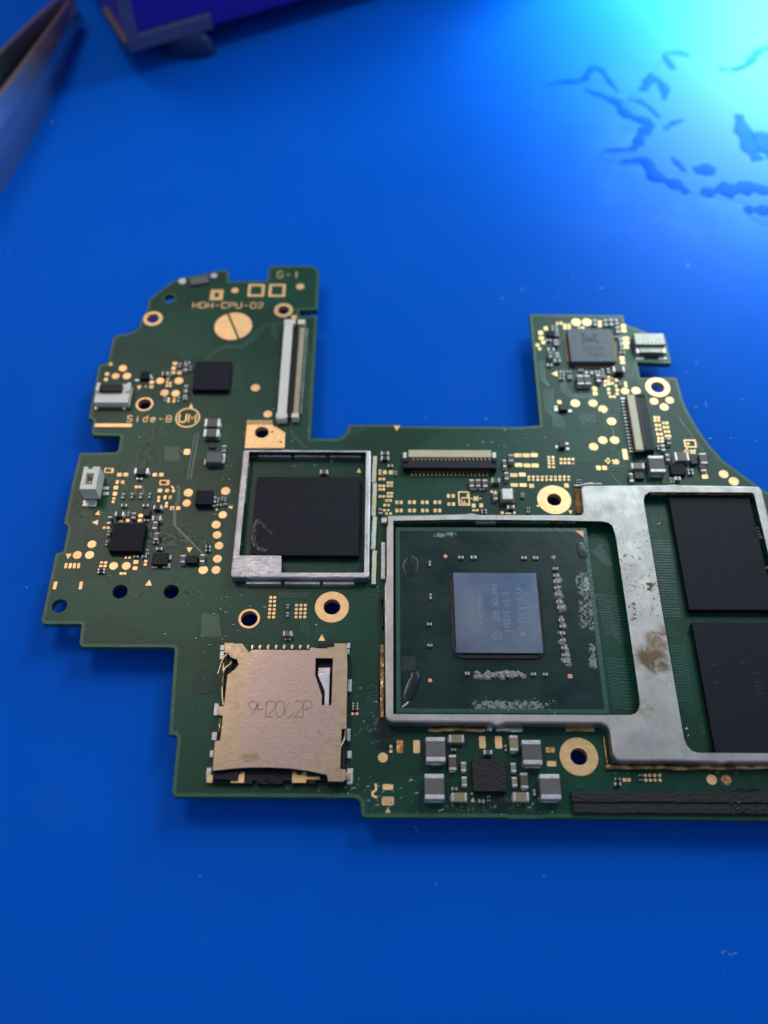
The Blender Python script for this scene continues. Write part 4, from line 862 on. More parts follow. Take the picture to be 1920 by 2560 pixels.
def bead(pts, wd, z1, mname, jit=.07, par=None):
    mb = MB(); q = [Q(*p, z1*.5) for p in pts]; q2 = []
    for i in range(len(q)-1):
        n = max(2, int(math.dist(q[i], q[i+1])/.7))
        for k in range(n): u = k/n; q2.append((q[i][0]*(1-u)+q[i+1][0]*u+random.uniform(-jit, jit), q[i][1]*(1-u)+q[i+1][1]*u+random.uniform(-jit, jit)))
    q2.append(q[-1]); pl = [(x, y, z1*.42) for x, y in smoothline(q2, 2)]
    tube(mb, pl, [wd/2*random.uniform(.75, 1.15) for _ in pl], 8, flat=z1/wd); return mb.build('solder_bead', mname, par or sh2, smooth=True)
T(900, 1500); bead([(700, 1345), (1300, 1347)], .5, .35, 'solder_gold'); bead([(1310, 1335), (1370, 1340)], .7, .4, 'solder')
T(1200, 1760); bead([(160, 262), (440, 270)], .55, .4, 'solder'); tabs(sh2, [(885, 242, 1192, 288, 0, .25, 'solder_gold'), (165, 242, 445, 288, 0, .22, None)])
tabs(sh2, [(1272, 330, 1330, 660, 0, .3, 'solder_gold')])
bead([(1300, 655), (1420, 655), (1659, 662)], .55, .5, 'solder_gold')
T(1520, 1740); bead([(0, 742), (400, 740), (780, 745), (1200, 742), (1659+300, 742)], .55, .55, 'solder_gold')
T(1520, 1180); bead([(420, 224), (700, 228), (900, 226)], .45, .5, 'solder_gold'); bead([(900, 226), (1200, 228), (1490, 226)], .42, .5, 'solder_gold')
T(1240, 1020); mb = MB()
qs = [Q(800, 830, .1), Q(868, 832, 1.2), Q(893, 1085, 1.2), Q(822, 1092, .1)]
mb.add([(*qs[0], .05), (*qs[1], 1.15), (*qs[2], 1.15), (*qs[3], .05)], [(0, 3, 2, 1)]); mb.build('sloped_flange', 'solder_gold', sh2)
bead([(815, 810), (870, 800), (960, 790), (1100, 788)], .4, .4, 'solder'); 
T(900, 1500); bead([(222, 0), (228, 150), (235, 300)], .35, .3, 'flux_black'); bead([(228, 850), (222, 1050), (235, 1180)], .5, .3, 'flux_black')

# ---- RAM chips
T(1520, 1180); q = [Q(*p, .9) for p in ((632, 269), (1465, 269), (845, 1426))]
rx0, rx1 = q[0][0], q[1][0]; ry1, ry0 = q[0][1], q[2][1]
mb = MB(); box(mb, (rx0+rx1)/2, (ry0+ry1)/2, rx1-rx0, ry1-ry0, 0, .9, .03); ram = mb.build('memory_chip', 'chip_black', board)
faint_rows(ram, [(780, 390, 890, 960, 55, 62), (1060, 500, 1110, 740, 70, 40), (1190, 500, 1230, 680, 70, 40), (1360, 480, 1390, 640, 60, 50)], .902, 'chip_faint')
T(1520, 1480); q2_ = Q(875, 312, .9); mb = MB(); box(mb, (rx0+rx1)/2, q2_[1]-(ry1-ry0)/2, rx1-rx0, ry1-ry0, 0, .9, .03); ram2 = mb.build('memory_chip', 'chip_black', board)
faint_rows(ram2, [(1100, 760, 1150, 1100, 60, 60), (1380, 650, 1410, 860, 60, 40), (1540, 840, 1590, 1100, 70, 44)], .902, 'chip_text')
T(1520, 1180)
for a in ((1552, 578, 24, 22, 'x', 'g'), (1558, 612, 24, 22, 'x', 'g'), (1572, 645, 24, 22, 'x', 'g'), (1585, 678, 24, 22, 'x', 'g'), (1652, 990, 24, 22, 'x', 'g')): cap(*a)

# ---- processor package
T(0, 0, 1); q = [Q(*p, .8) for p in ((988.7, 1317.9), (1465.4, 1320.3), (1524.5, 1785.7), (990.4, 1780.9))]
px0, px1 = (q[0][0]+q[3][0])/2, (q[1][0]+q[2][0])/2; py1, py0 = (q[0][1]+q[1][1])/2, (q[2][1]+q[3][1])/2
mb = MB(); box(mb, (px0+px1)/2, (py0+py1)/2, px1-px0, py1-py0, .3, .8, .03); cpu = mb.build('processor', 'package_green', board)
cpu['label'] = 'large square green processor package with a mirror-like blue-grey die'
mb = MB(); caps(mb, [[(px0, py0), (px1, py0), (px1, py1), (px0, py1)], [(px0+.5, py0+.5), (px1-.5, py0+.5), (px1-.5, py1-.5), (px0+.5, py1-.5)]], .803); mb.build('package_rim', 'trace', cpu)
mb = MB(); box(mb, (px0+px1)/2, (py0+py1)/2, px1-px0-1.2, py1-py0-1.2, .02, .3, .02); mb.build('underfill', 'black_part', cpu)
T(1100, 1340, 5.53)
HD = 1.45
q = [Q(*p, HD) for p in ((180, 506), (1326, 510), (1432, 1620), (228, 1615))]
dx0, dx1 = (q[0][0]+q[3][0])/2, (q[1][0]+q[2][0])/2; dy1, dy0 = (q[0][1]+q[1][1])/2, (q[2][1]+q[3][1])/2
mb = MB(); box(mb, (dx0+dx1)/2, (dy0+dy1)/2, dx1-dx0, dy1-dy0, .8, HD, .02); die = mb.build('die', 'silicon', cpu)
q = [Q(*p, 1.1) for p in ((128, 492), (1368, 500), (1472, 1690), (182, 1690))]
ex0, ex1 = (q[0][0]+q[3][0])/2, (q[1][0]+q[2][0])/2; ey1, ey0 = q[0][1], q[2][1]
mb = MB(); m_ = .28; rr = rounded([(ex0+m_, ey0+m_), (ex1-m_, ey0+m_), (ex1-m_, ey1-m_), (ex0+m_, ey1-m_)], 1.2, 6)
rr = ccw(rr); prof = [(.30, .78), (.27, .98), (.12, 1.12), (-.08, 1.12), (-.18, .98), (-.30, .84)]
lp = [offset(rr, d_) for d_, _ in prof]
for k in range(len(prof)-1): walls(mb, lp[k], prof[k][1], prof[k+1][1], loop_top=lp[k+1])
caps(mb, [lp[-1]], .84)
mb.build('epoxy_rim', 'epoxy', cpu, smooth=True)
def dtext(txt, cx, cy, wd, ht, st, gap=1.6):
    x, y, sx, sy = RC(cx, cy, wd, ht, HD); return lettering(txt, x, y, sy, sx, st, HD+.002, 'mark_etch', cpu, rot=-math.pi/2, th=.008, gap=gap)
dtext('WDMX10-A1', 568, 1045, 70, 440, .055, 1.8); dtext('PAKT09.S02', 762, 925, 72, 500, .055, 1.8); dtext('S TW 2435A1', 920, 1052, 80, 545, .06, 2.0)
# outlined maker's name, from the built-in font, as thin outline
def outline_text(txt, x, y, ln, ht, rot, z, r, mname, parent, name='maker_name'):
    c = bpy.data.curves.new(name, 'FONT'); c.body = txt; c.fill_mode = 'NONE'; c.bevel_depth = .026; c.bevel_resolution = 0; c.resolution_u = 3; c.space_character = 1.0
    t = bpy.data.objects.new(name, c); COL.objects.link(t); dg = bpy.context.evaluated_depsgraph_get(); me = bpy.data.meshes.new_from_object(t.evaluated_get(dg)); COL.objects.unlink(t); bpy.data.objects.remove(t)
    xs = [v.co.x for v in me.vertices]; ys = [v.co.y for v in me.vertices]; w0, h0 = max(xs)-min(xs), max(ys)-min(ys); mx, my = (max(xs)+min(xs))/2, (max(ys)+min(ys))/2
    ca, sa = math.cos(rot), math.sin(rot)
    for v in me.vertices:
        a = (v.co.x-mx)/w0*ln; b_ = (v.co.y-my)/h0*ht; v.co = ((a*ca-b_*sa)*S, (a*sa+b_*ca)*S, v.co.z*.2*S)
    me.materials.clear(); me.materials.append(MATS[mname])
    o = bpy.data.objects.new(name, me); return link(o, parent, (x, y, z+ZB))
x, y, sx, sy = RC(1130, 1015, 128, 585, HD); outline_text('nVIDIA', x, y, sy, sx, -math.pi/2, HD+.004, .02, 'mark_etch', cpu)
for (cx_, cy_, d_, inn) in ((1143, 1352, 66, 'R'), (790, 1382, 132, 'e2')):
    x, y, sx, sy = RC(cx_, cy_, d_, d_, HD); mb = MB(); prism(mb, circle(x, y, sx/2, 28), HD, HD+.01, [circle(x, y, sx/2-.055, 28)]); mb.build('ring_mark', 'mark_etch', cpu)
    lettering(inn, x, y, sx*.5, sx*.5, .05, HD+.002, 'mark_etch', cpu, rot=-math.pi/2, th=.008)
T(900, 1260)
def pc_(*a, **k): return cap(*a, parent=cpu, base=.8, **k)
for a in ((1047, 550, 58, 30, 'x', 't', .28), (1178, 550, 62, 32, 'x', 't', .28), (723, 613, 28, 50, 'y', 't', .28), (732, 955, 28, 54, 'y', 't', .28), (720, 1243, 52, 28, 'x', 't', .28), (725, 1463, 54, 28, 'x', 't', .28)): pc_(*a)
T(1240, 1260)
C1 = [(617, 668), (622, 740), (628, 803), (632, 866), (645, 936), (653, 1013), (665, 1073)]; C2 = [(680, 1203), (688, 1266), (690, 1338), (695, 1412), (705, 1488), (712, 1563), (730, 1633)]
for a in [(292, 555), (412, 555)]+C1+C2: pc_(a[0], a[1], 56, 30, 'x', 't', .28)
mb = MB()
for a in C1[1:]+C2: 
    for k in range(3): x, y = Q(a[0]+random.uniform(-20, 34), a[1]+random.uniform(-18, 40), .85); blob(mb, x, y, random.uniform(.25, .5), random.uniform(.25, .5), .8, random.uniform(.14, .26), n=10, jag=.15)
T(900, 1500); CB = [(1237, 778), (1303, 778), (1372, 778), (1465, 778), (1535, 778), (1607, 778), (1675, 778)]
for a in CB:
    for k in range(3): x, y = Q(a[0]+random.uniform(-34, 34), a[1]+random.uniform(-26, 30), .85); blob(mb, x, y, random.uniform(.25, .48), random.uniform(.2, .4), .8, random.uniform(.14, .25), n=10, jag=.15)
T(1240, 1500)
for k in range(26): x, y = Q(1000+random.uniform(-28, 28), random.choice((680, 690, 600, 580, 470))+random.uniform(-14, 14), .8); blob(mb, x, y, random.uniform(.06, .2), random.uniform(.06, .2), .8, random.uniform(.04, .14), n=7, jag=.4)
T(1240, 1260)
for k in range(90): x, y = Q(955+random.gauss(0, 42)+(k*1.2-50)*.6, 700+k*7+random.uniform(-12, 12), .8); blob(mb, x, y, random.uniform(.04, .13), random.uniform(.04, .13), .8, random.uniform(.02, .06), n=6, jag=.4)
T(900, 1500)
for k in range(90): x, y = Q(1150+k*10+random.uniform(-10, 10), 1090+random.gauss(0, 34), .8); blob(mb, x, y, random.uniform(.04, .13), random.uniform(.04, .12), .8, random.uniform(.02, .05), n=6, jag=.4)
o = mb.build('thermal_paste', 'paste', cpu, smooth=True); o['kind'] = 'stuff'
T(900, 1500)
pc_(1113, 760, 50, 34, 'x', 't', .28)
for a in CB: pc_(a[0], a[1]-4, 28, 42, 'y', 't', .28)
T(1240, 1500)
for a in ((390, 766), (513, 768)): pc_(a[0], a[1], 52, 30, 'x', 't', .28)
flat('alignment_mark', 'r', 768, 790, 50, 46, .8, 'copper', cpu, th=.01)
T(900, 1500); flat('alignment_mark', 'c', 727, 833, 46, 46, .8, 'copper', cpu, th=.01)
T(900, 1260); flat('alignment_mark', 'c', 886, 542, 44, 44, .8, 'copper', cpu, th=.01)
T(1240, 1260); mb = MB(); prism(mb, [Q(820, 278, .8), Q(905, 278, .8), Q(911, 346, .8)], .8, .81); mb.build('corner_mark', 'copper', cpu)
mb = MB(); ribbon(mb, [Q(573, 550, .8), Q(621, 550, .8)], .16, .8, .81); ribbon(mb, [Q(597, 530, .8), Q(597, 572, .8)], .16, .812, .818); mb.build('cross_mark', 'pin_bronze', cpu)
mb = MB(); T(900, 1500); pl = smoothline([(*Q(*p, .85), .82) for p in ((560, 740), (570, 800), (535, 890), (500, 980), (490, 1060))], 5)
tube(mb, pl, [.35+.35*math.sin(math.pi*(i+.3)/len(pl)) for i in range(len(pl))], 10, flat=.12); mb.build('flux_drop', 'flux_dark', cpu, smooth=True)
mb = MB(); pl = smoothline([(*Q(*p, .85), .83) for p in ((440, 1110), (475, 1085), (500, 1058))], 4); tube(mb, pl, .12, 6, flat=.6); mb.build('solder_splash', 'solder', cpu, smooth=True)
T(900, 1260); mb = MB(); x, y = Q(530, 640, .8); blob(mb, x, y, 1.0, 1.5, .79, .05, n=14, rings=4, jag=.12); mb.build('flux_drop', 'flux_dark', cpu, smooth=True)
T(1240, 1260); mb = MB(); x, y = Q(893, 485, .8); blob(mb, x, y, .75, 1.25, .79, .05, n=14, rings=4, jag=.1); mb.build('flux_drop', 'flux_dark', cpu, smooth=True)

# ---- card slot
HK = 1.4
cv = []
def K2(*pts):
    for p in pts: cv.append(Q(*p, HK))
T(440, 1380); K2((505, 942), (595, 944), (605, 950), (685, 950), (758, 1042), (782, 1012), (1380, 1018), (1396, 990), (1440, 992), (1452, 1000), (1560, 1000), (1575, 990), (1640, 985), (1642, 948), (1768, 948))
T(420, 1660, 3.318); K2((1488, 0), (1478, 535), (1440, 540), (1428, 872), (1474, 876), (1474, 955), (1450, 975), (1330, 972), (1318, 918), (1150, 883), (1000, 864), (850, 857), (700, 857), (550, 864), (372, 886), (388, 640), (434, 634), (455, 430), (415, 418), (420, 352), (470, 348))
T(440, 1380); K2((498, 1590), (535, 1275), (622, 1208), (650, 1165), (634, 1115), (566, 1088), (540, 1047), (505, 1044))
win = [Q(*p, HK) for p in ((1447, 1100), (1628, 1100), (1612, 1588), (1510, 1588), (1513, 1490), (1441, 1270))]
slot_body = None
T(420, 1660, 3.318)
bq = [Q(*p, .8) for p in ((372, 0), (1485, 0), (1470, 990), (378, 990))]
T(440, 1380); btop = Q(700, 1040, .8)[1]; T(420, 1660, 3.318)
bx0 = Q(378, 950, .3)[0]; bx1 = Q(1472, 950, .3)[0]; by0 = Q(800, 1000, .3)[1]
mb = MB(); ys_ = by0; pts = [(bx0, ys_+.1)]
for u0, u1 in ((.13, .14), (.22, .23), (.30, .33), (.40, .42), (.53, .60), (.65, .72), (.78, .86)): 
    X = lambda u: bx0+(bx1-bx0)*u
    pts += [(X(u0), ys_), (X(u0), ys_+.35), (X(u1), ys_+.35), (X(u1), ys_)]
pts += [(bx1, ys_+.1), (bx1, btop), (bx0+.3, btop)]
prism(mb, pts, 0, .55, b=.04); card = mb.build('card_slot', 'plastic_black', board); card['label'] = 'stamped metal memory card slot with a worn gold-brown cover'
mb = MB(); caps(mb, [ccw(cv), ccw(win)], HK)
walls(mb, ccw(cv), HK-.15, HK); walls(mb, ccw(win), HK-.15, HK, inward=True); caps(mb, [ccw(cv), ccw(win)], HK-.15, True)
cover = mb.build('cover', 'cover_metal', card)
# side walls of the cover
T(420, 1660, 3.318)
for pa, pb in (((1488, 0), (1478, 535)), ((372, 886), (388, 640))):
    a, b_ = Q(*pa, HK), Q(*pb, HK); mb = MB(); dirx = .12 if pa[0] > 900 else -.12
    mb.add([(a[0], a[1], HK-.02), (b_[0], b_[1], HK-.02), (b_[0]+dirx*.3, b_[1], .1), (a[0]+dirx*.3, a[1], .1)], [(0, 1, 2, 3)]); mb.build('side_wall', 'cover_metal', card)
T(440, 1380)
a, b_ = Q(1768, 948, HK), Q(1768+20, 1160, HK); mb = MB(); c_ = P(868, 1660, HK); mb.add([(a[0], a[1], HK-.02), (c_[0], c_[1], HK-.02), (c_[0], c_[1], .1), (a[0], a[1], .1)], [(0, 1, 2, 3)]); mb.build('side_wall', 'cover_metal', card)
mb = MB(); prism(mb, [Q(*p, HK-.25) for p in ((1482, 1200), (1598, 1198), (1584, 1600), (1538, 1600), (1543, 1442), (1470, 1272))], HK-.35, HK-.22, b=.02); mb.build('card_spring', 'shield_brushed', card)
for pts_ in (((545, 1050), (500, 1090), (470, 1150), (450, 1220), (430, 1265)), ((575, 1135), (560, 1165), (510, 1205), (490, 1260), (480, 1340), (478, 1440), (482, 1530), (492, 1590)), ((492, 1150), (486, 1300), (478, 1400))):
    mb = MB(); tube(mb, smoothline([(*Q(*p, 1.2), 1.2) for p in pts_], 4), .11, 6); mb.build('contact_spring', 'wire_gold', card, smooth=True)
T(420, 1660, 3.318)
mb = MB(); tube(mb, [(*Q(*p, 1.25), 1.25) for p in ((1472, 545), (1470, 610), (1430, 695))], .09, 6); mb.build('contact_spring', 'wire_gold', card, smooth=True)
mb = MB(); tube(mb, [(*Q(*p, 1.0), 1.0) for p in ((440, 450), (428, 500), (425, 560))], .10, 6); mb.build('contact_spring', 'wire_gold', card, smooth=True)
sbox('rail', 1458, 705, 30, 340, .9, 'plastic_black', parent=card); sbox('rail', 490, 220, 60, 780, .8, 'plastic_black', parent=card)
for a in ((578, 940, 110, 90), (1090, 940, 120, 90), (1205, 945, 110, 24)): sbox('contact_plate', *a, .04, 'gold', base=.57, parent=card, b=.01)
for a in ((583, 890, 56), (1090, 892, 60)): flat('plate_hole', 'c', a[0], a[1], a[2], a[2], .62, 'black_part', card, th=.012)
sbox('front_wall', 480, 925, 200, 70, .35, 'plastic_black', base=.55, parent=card); sbox('front_wall', 1230, 905, 150, 40, .35, 'plastic_black', base=.55, parent=card)
mb = MB(); x, y = Q(812, 905, .6); prism(mb, circle(x, y, 1.15, 28), .55, .62, [circle(x, y, .95, 28)]); mb.build('round_stop', 'plastic_black', card)
for a in ((400, 375, 44, 105, None), (385, 597, 50, 72, None), (362, 745, 36, 62, None), (338, 905, 46, 100, None), (345, 950, 60, 70, 'g'), (1507, 178, 36, 105, None), (1497, 587, 34, 105, None), (1503, 750, 42, 66, None), (1508, 930, 54, 132, None), (1492, 925, 40, 70, 'g')):
    sbox('solder_tab', *a[:4], .28 if a[4] is None else .5, 'tin' if a[4] is None else 'wire_gold', parent=card, b=.08)
T(440, 1380)
for a in ((480, 990, 50, 60), (475, 1070, 50, 90), (1788, 970, 40, 60), (1782, 1035, 36, 60)): sbox('solder_tab', *a, .3, 'tin', parent=card, b=.08)
for i, xx in enumerate((793, 873, 957, 1040, 1122, 1205, 1288, 1370)):
    mb = MB(); x, y, sx, sy = RC(xx, 985, 56, 52, .15); blob(mb, x, y, sx/2, sy/2, 0, .4, n=12, rings=4, jag=.05); o = mb.build('solder_joint', 'solder', card, smooth=True)
    mb = MB(); box(mb, x, y-.12, sx*.42, sy*.9, .3, .48, .05); mb.build('pin', 'wire_gold', card)
sbox('detect_switch', 1560, 975, 170, 50, .7, 'plastic_black', parent=card)
# hand-stamped number
T(600, 1720, 7.54)
def stamp(sts):
    mb = MB()
    for st in sts: ribbon(mb, smoothline([Q(*p, HK) for p in st], 4) if len(st) > 3 else [Q(*p, HK) for p in st], .085, HK, HK+.012)
    return mb
stamp([[(320, 330), (300, 270), (240, 245), (180, 280), (170, 350), (200, 405), (250, 415), (300, 380), (325, 310)], [(322, 320), (290, 420), (215, 525)], [(342, 245), (338, 430)], [(325, 395), (450, 400)], [(500, 260), (490, 400), (480, 540)],
       [(505, 320), (520, 260), (590, 245), (655, 285), (665, 345), (620, 420), (500, 545)], [(480, 545), (620, 550)], [(750, 245), (700, 270), (680, 340), (680, 450), (700, 530), (750, 550), (805, 520), (832, 440), (835, 330), (810, 260), (750, 245)],
       [(945, 260), (860, 400), (850, 460), (870, 530), (920, 550), (975, 520), (1000, 450)], [(1030, 270), (1080, 245), (1150, 260), (1185, 310), (1160, 390), (1020, 545)], [(1010, 548), (1190, 552)], [(1205, 250), (1200, 400), (1190, 545)],
       [(1205, 252), (1290, 245), (1350, 270), (1355, 340), (1310, 390), (1210, 400)], [(1260, 340), (1272, 430)]]).build('stamped_number', 'stamp', card)

# ---- black foam strips at the lower right
T(1200, 1760); a = Q(945, 905, .6); T(1520, 1740); c = Q(0, 1105, .6); e = Q(0, 1215, .6)
for k, (ya, yb2, zz) in enumerate(((a[1], c[1]+.02, .62), (c[1]-.02, e[1], .52))):
    mb = MB(); n = 60; vs = []; fs = []; xR2 = 75
    for i in range(n+1):
        x = a[0]+(.0 if k == 0 else .1)+(xR2-a[0])*i/n; j1, j2 = random.uniform(-.03, .03), random.uniform(-.03, .03); zt = zz+random.uniform(-.012, .012)
        vs += [(x, yb2+j2, 0), (x, yb2+j2, zt-.1), (x, yb2+j2+.1, zt), (x, ya+j1*.4-.1, zt+random.uniform(-.01, .01)), (x, ya+j1*.4, zt-.1), (x, ya+j1*.4, 0)]
    for i in range(n):
        for j in range(5): fs.append((i*6+j, (i+1)*6+j, (i+1)*6+j+1, i*6+j+1))
    fs += [tuple(reversed(range(6))), tuple(range(n*6, n*6+6))]
    mb.add(vs, fs); mb.build('foam_strip', 'foam_black', board)

mb = MB(); T(1520, 1740)
for k in range(34):
    x, y = Q(random.uniform(1150, 1659), random.choice((965, 985, 1120, 1180, 1215))+random.gauss(0, 14), .6); r_ = random.uniform(.06, .22); blob(mb, x, y, r_*1.6, r_, .5, r_*.5+.05, n=7, jag=.4)
o = mb.build('glue_residue', 'flux_black', board, smooth=True); o['kind'] = 'stuff'
# ---- raised traces under the green mask
mb = MB()
def tr_(pts, n=1, gap=12, wd=.12, z=.012):
    for k in range(n): ribbon(mb, [Q(x_+k*gap*.7, y_+k*gap) for x_, y_ in pts], wd, -.01, z+.0006*k)
T(500, 640); tr_([(40, 1050), (240, 925), (420, 925), (690, 690), (860, 690)], 3, 14, .10)
tr_([(430, 960), (600, 850)], 1); 
for k in range(9): tr_([(730+k*9, 700), (735+k*9, 830+k*6)], wd=.06)
for k in range(12): tr_([(330, 1130+k*22), (420+k % 3*8, 1130+k*22)], wd=.07)
for k in range(5): tr_([(1120+k*10, 900+k*30), (1090+k*10, 1600)], wd=.06)
T(180, 1000); tr_([(1310, 340), (1230, 820)], 1, wd=.2); tr_([(1275, 340), (1195, 830)], wd=.14); tr_([(1100, 880), (1095, 1020), (1060, 1120), (1055, 1290), (1340, 1570)], 2, 22, .12)
tr_([(1600, 1080), (1380, 1010)], 1); tr_([(540, 860), (540, 900)]); tr_([(740, 910), (738, 980)]); tr_([(660, 930), (655, 975)])
T(1280, 760)
for k in range(4): tr_([(280+k*16, 590), (300+k*16, 780), (350+k*10, 830), (410, 880)], wd=.09)
for k in range(3): tr_([(505+k*22, 780), (520+k*22, 900-k*14), (600+k*12, 970-k*16), (860, 970-k*14)], wd=.10)
for k in range(6): tr_([(330+k*18, 880), (345+k*18, 1110), (420+k*20, 1160+k*4), (440+k*22, 1280)], wd=.08)
for k in range(8): tr_([(700+k*22, 1140), (705+k*22, 1220+k % 3*20)], wd=.06)
for k in range(7): tr_([(560-k*12, 300+k*20), (470-k*8, 420+k*22)], wd=.06)
for k in range(8): tr_([(1050, 400+k*16), (1110, 380+k*16)], wd=.06)
tr_([(1020, 1270), (1045, 1300), (1050, 1370)], 2, 16, .09)
T(1520, 900); tr_([(735, 590), (760, 640), (840, 740), (1000, 960)], 2, 18, .10); tr_([(0, 1100), (200, 1100)], wd=.1); tr_([(20, 1170), (130, 1290)], wd=.1)
T(440, 1380); tr_([(1060, 430), (1400, 430)], wd=.12); tr_([(1075, 455), (1380, 455)], wd=.10)
for k in range(5): tr_([(1290+k*22, 700), (1295+k*22, 830+k*8)], wd=.06)
for k in range(3): tr_([(1450, 790+k*30), (1659, 790+k*30)], wd=.06)
T(560, 1040); tr_([(690, 110), (700, 190), (850, 320)], 2, 16, .12); tr_([(1240, 240), (1330, 150), (1480, 130)], 1, 16, .10)
T(900, 1500)
for k in range(7): tr_([(20+k*10, 1200-k*32), (90, 1170-k*34), (190, 1150-k*34)], wd=.06)
T(1240, 1260)
for k in range(17): tr_([(1030+k*7, 940+k*26), (1120+k*6, 940+k*26), (1190+k*6, 960+k*30), (1300+k*6, 962+k*30)], wd=.10)
for k in range(18): tr_([(985+k*10, 500+k*9), (1090+k*7, 420+k*12)], wd=.08)
T(1240, 1500)
for k in range(16): tr_([(1130+k*6, 620+k*34), (1190+k*6, 600+k*34), (1260+k*5, 620+k*34), (1400+k*5, 618+k*34)], wd=.10)
T(1520, 1180)
for k in range(30): tr_([(450+k*4.6, 712+k*27), (640+k*4, 712+k*27+(k % 4)*3)], wd=.11)
T(1520, 1480)
for k in range(20): tr_([(640+k*4.5, 560+k*30), (720+k*5, 555+k*30), (800+k*5, 575+k*30)], wd=.09)
o = mb.build('traces', 'trace', board); o['kind'] = 'stuff'
mb = MB(); T(180, 1000); caps(mb, [ccw([Q(*p) for p in ((955, 480), (1115, 480), (1120, 630), (960, 630))])], .006); mb.build('window_patch', 'bare_green', board); mb = MB(); T(440, 1380); caps(mb, [ccw([Q(*p) for p in ((265, 640), (440, 640), (470, 880), (262, 880))])], .006)
mb.build('window_patch', 'bare_green', board)

# ---- flux spatter: clear glossy droplets over the board
mb = MB()
def inside(x, y, poly):
    r_ = False; j = len(poly)-1
    for i in range(len(poly)):
        if (poly[i][1] > y) != (poly[j][1] > y) and x < (poly[j][0]-poly[i][0])*(y-poly[i][1])/(poly[j][1]-poly[i][1])+poly[i][0]: r_ = not r_
        j = i
    return r_
spots = [(1640, 1340, 60, 60, 30), (560, 1240, 50, 90, 60), (560, 1500, 60, 60, 60), (500, 1580, 70, 40, 40), (880, 1900, 50, 90, 60), (960, 2000, 90, 50, 50), (1130, 2025, 100, 12, 40), (1300, 2020, 70, 25, 50), (1260, 1110, 90, 40, 110), (1400, 1140, 130, 60, 90), (1500, 1090, 80, 60, 50), (1560, 1170, 60, 30, 30),
         (720, 950, 40, 60, 60), (700, 1070, 60, 30, 40), (920, 1800, 30, 60, 40), (260, 1450, 90, 30, 30), (1720, 1830, 30, 20, 14), (1860, 1930, 50, 12, 20), (1640, 1930, 90, 8, 18), (460, 1220, 60, 80, 25), (770, 1160, 70, 12, 30), (1700, 1160, 60, 50, 30), (950, 1500, 12, 200, 40), (760, 1800, 400, 250, 40), (400, 1400, 250, 250, 70)]
for cx_, cy_, wx, wy, n in spots:
    for k in range(int(n*.6)):
        X, Y = random.gauss(cx_, wx*.6), random.gauss(cy_, wy*.6); x, y = P(X, Y)
        if not inside(x, y, outer) or any(math.hypot(x-h[0], y-h[1]) < h[3]+.3 or math.hypot(x-h[0], y-h[1]) < h[2]+.3 for h in HOLES): continue
        r_ = random.choice((.05, .07, .09, .13, .2)); blob(mb, x, y, r_*random.uniform(.8, 1.8), r_, -.005, r_*.45, n=7, rings=2, jag=.3)
o = mb.build('flux_spatter', 'flux_clear', board, smooth=True); o['kind'] = 'stuff'
mb = MB()
for (t, x_, y_, rx, ry) in (((880, 1760), 330, 300, 2.0, .9), ((880, 1760), 350, 410, 1.3, .8), ((900, 1500), 260, 1290, 1.4, 1.0), ((80, 1300), 0, 0, 0, 0), ((1200, 1760), 190, 1040, 1.6, 1.1)):
    if rx: T(*t); x, y = Q(x_, y_); blob(mb, x, y, rx, ry, -.02, .05, n=16, rings=4, jag=.18)
o = mb.build('flux_pool', 'flux_dark', board, smooth=True); o['kind'] = 'stuff'

# ------------------------------------------------------------------ dried liquid on the mat, top right
T(1200, 0, 2.304)
def M2(x, y, h=0.0): return Q(x, y, h-ZB)
puddle_pts = [(620, 520), (780, 560), (900, 660), (985, 715), (925, 830), (700, 875), (720, 930), (830, 940), (960, 940), (1020, 1030), (1180, 1100), (1260, 1125), (1400, 1150), (1530, 1180), (1560, 1260), (1760, 1240), (1760, 420), (1600, 330), (1300, 330), (1060, 330), (990, 430), (850, 560), (760, 540), (690, 400), (620, 430)]
mb = MB(); pp = ccw([tuple(v) for v in smoothline([M2(*p) for p in puddle_pts]+[M2(*puddle_pts[0])], 3)[:-1]])
caps(mb, [offset(pp, -.3)], .04); walls(mb, pp, .0, .04, loop_top=offset(pp, -.3))
pud = mb.build('flux_puddle', 'smear_film', None, z0=0)
pud['label'] = 'thin film of dried flux with dark wandering wet edges in the lamp glare'; pud['category'] = 'flux stain'
streaks = [([(370, 490), (480, 470), (590, 460), (640, 400), (690, 392), (740, 460), (800, 530)], 26), ([(600, 515), (700, 550), (790, 590), (850, 660), (980, 710), (930, 770), (905, 835), (860, 858), (700, 868)], 36), ([(810, 935), (950, 925), (1010, 1010), (1130, 1060), (1200, 1110)], 52),
           ([(1270, 1112), (1380, 1095), (1500, 1085), (1590, 1080), (1720, 1130)], 70), ([(1520, 1200), (1600, 1210), (1720, 1205)], 44), ([(1490, 660), (1520, 760), (1560, 860), (1610, 925)], 62), ([(1600, 760), (1650, 830), (1720, 920)], 90), ([(985, 420), (960, 490), (930, 525)], 34), ([(1000, 440), (1060, 500), (1062, 575)], 34),
           ([(1060, 315), (1090, 360), (1120, 400)], 26), ([(1060, 310), (1150, 300), (1210, 325)], 20), ([(1370, 388), (1450, 402), (1540, 370), (1590, 310), (1640, 275), (1700, 280)], 30), ([(1105, 905), (1140, 940), (1185, 990)], 26), ([(1240, 990), (1300, 970), (1330, 1010)], 60), ([(1060, 745), (1110, 710), (1170, 690)], 24), ([(850, 575), (940, 590), (1040, 680)], 20)]
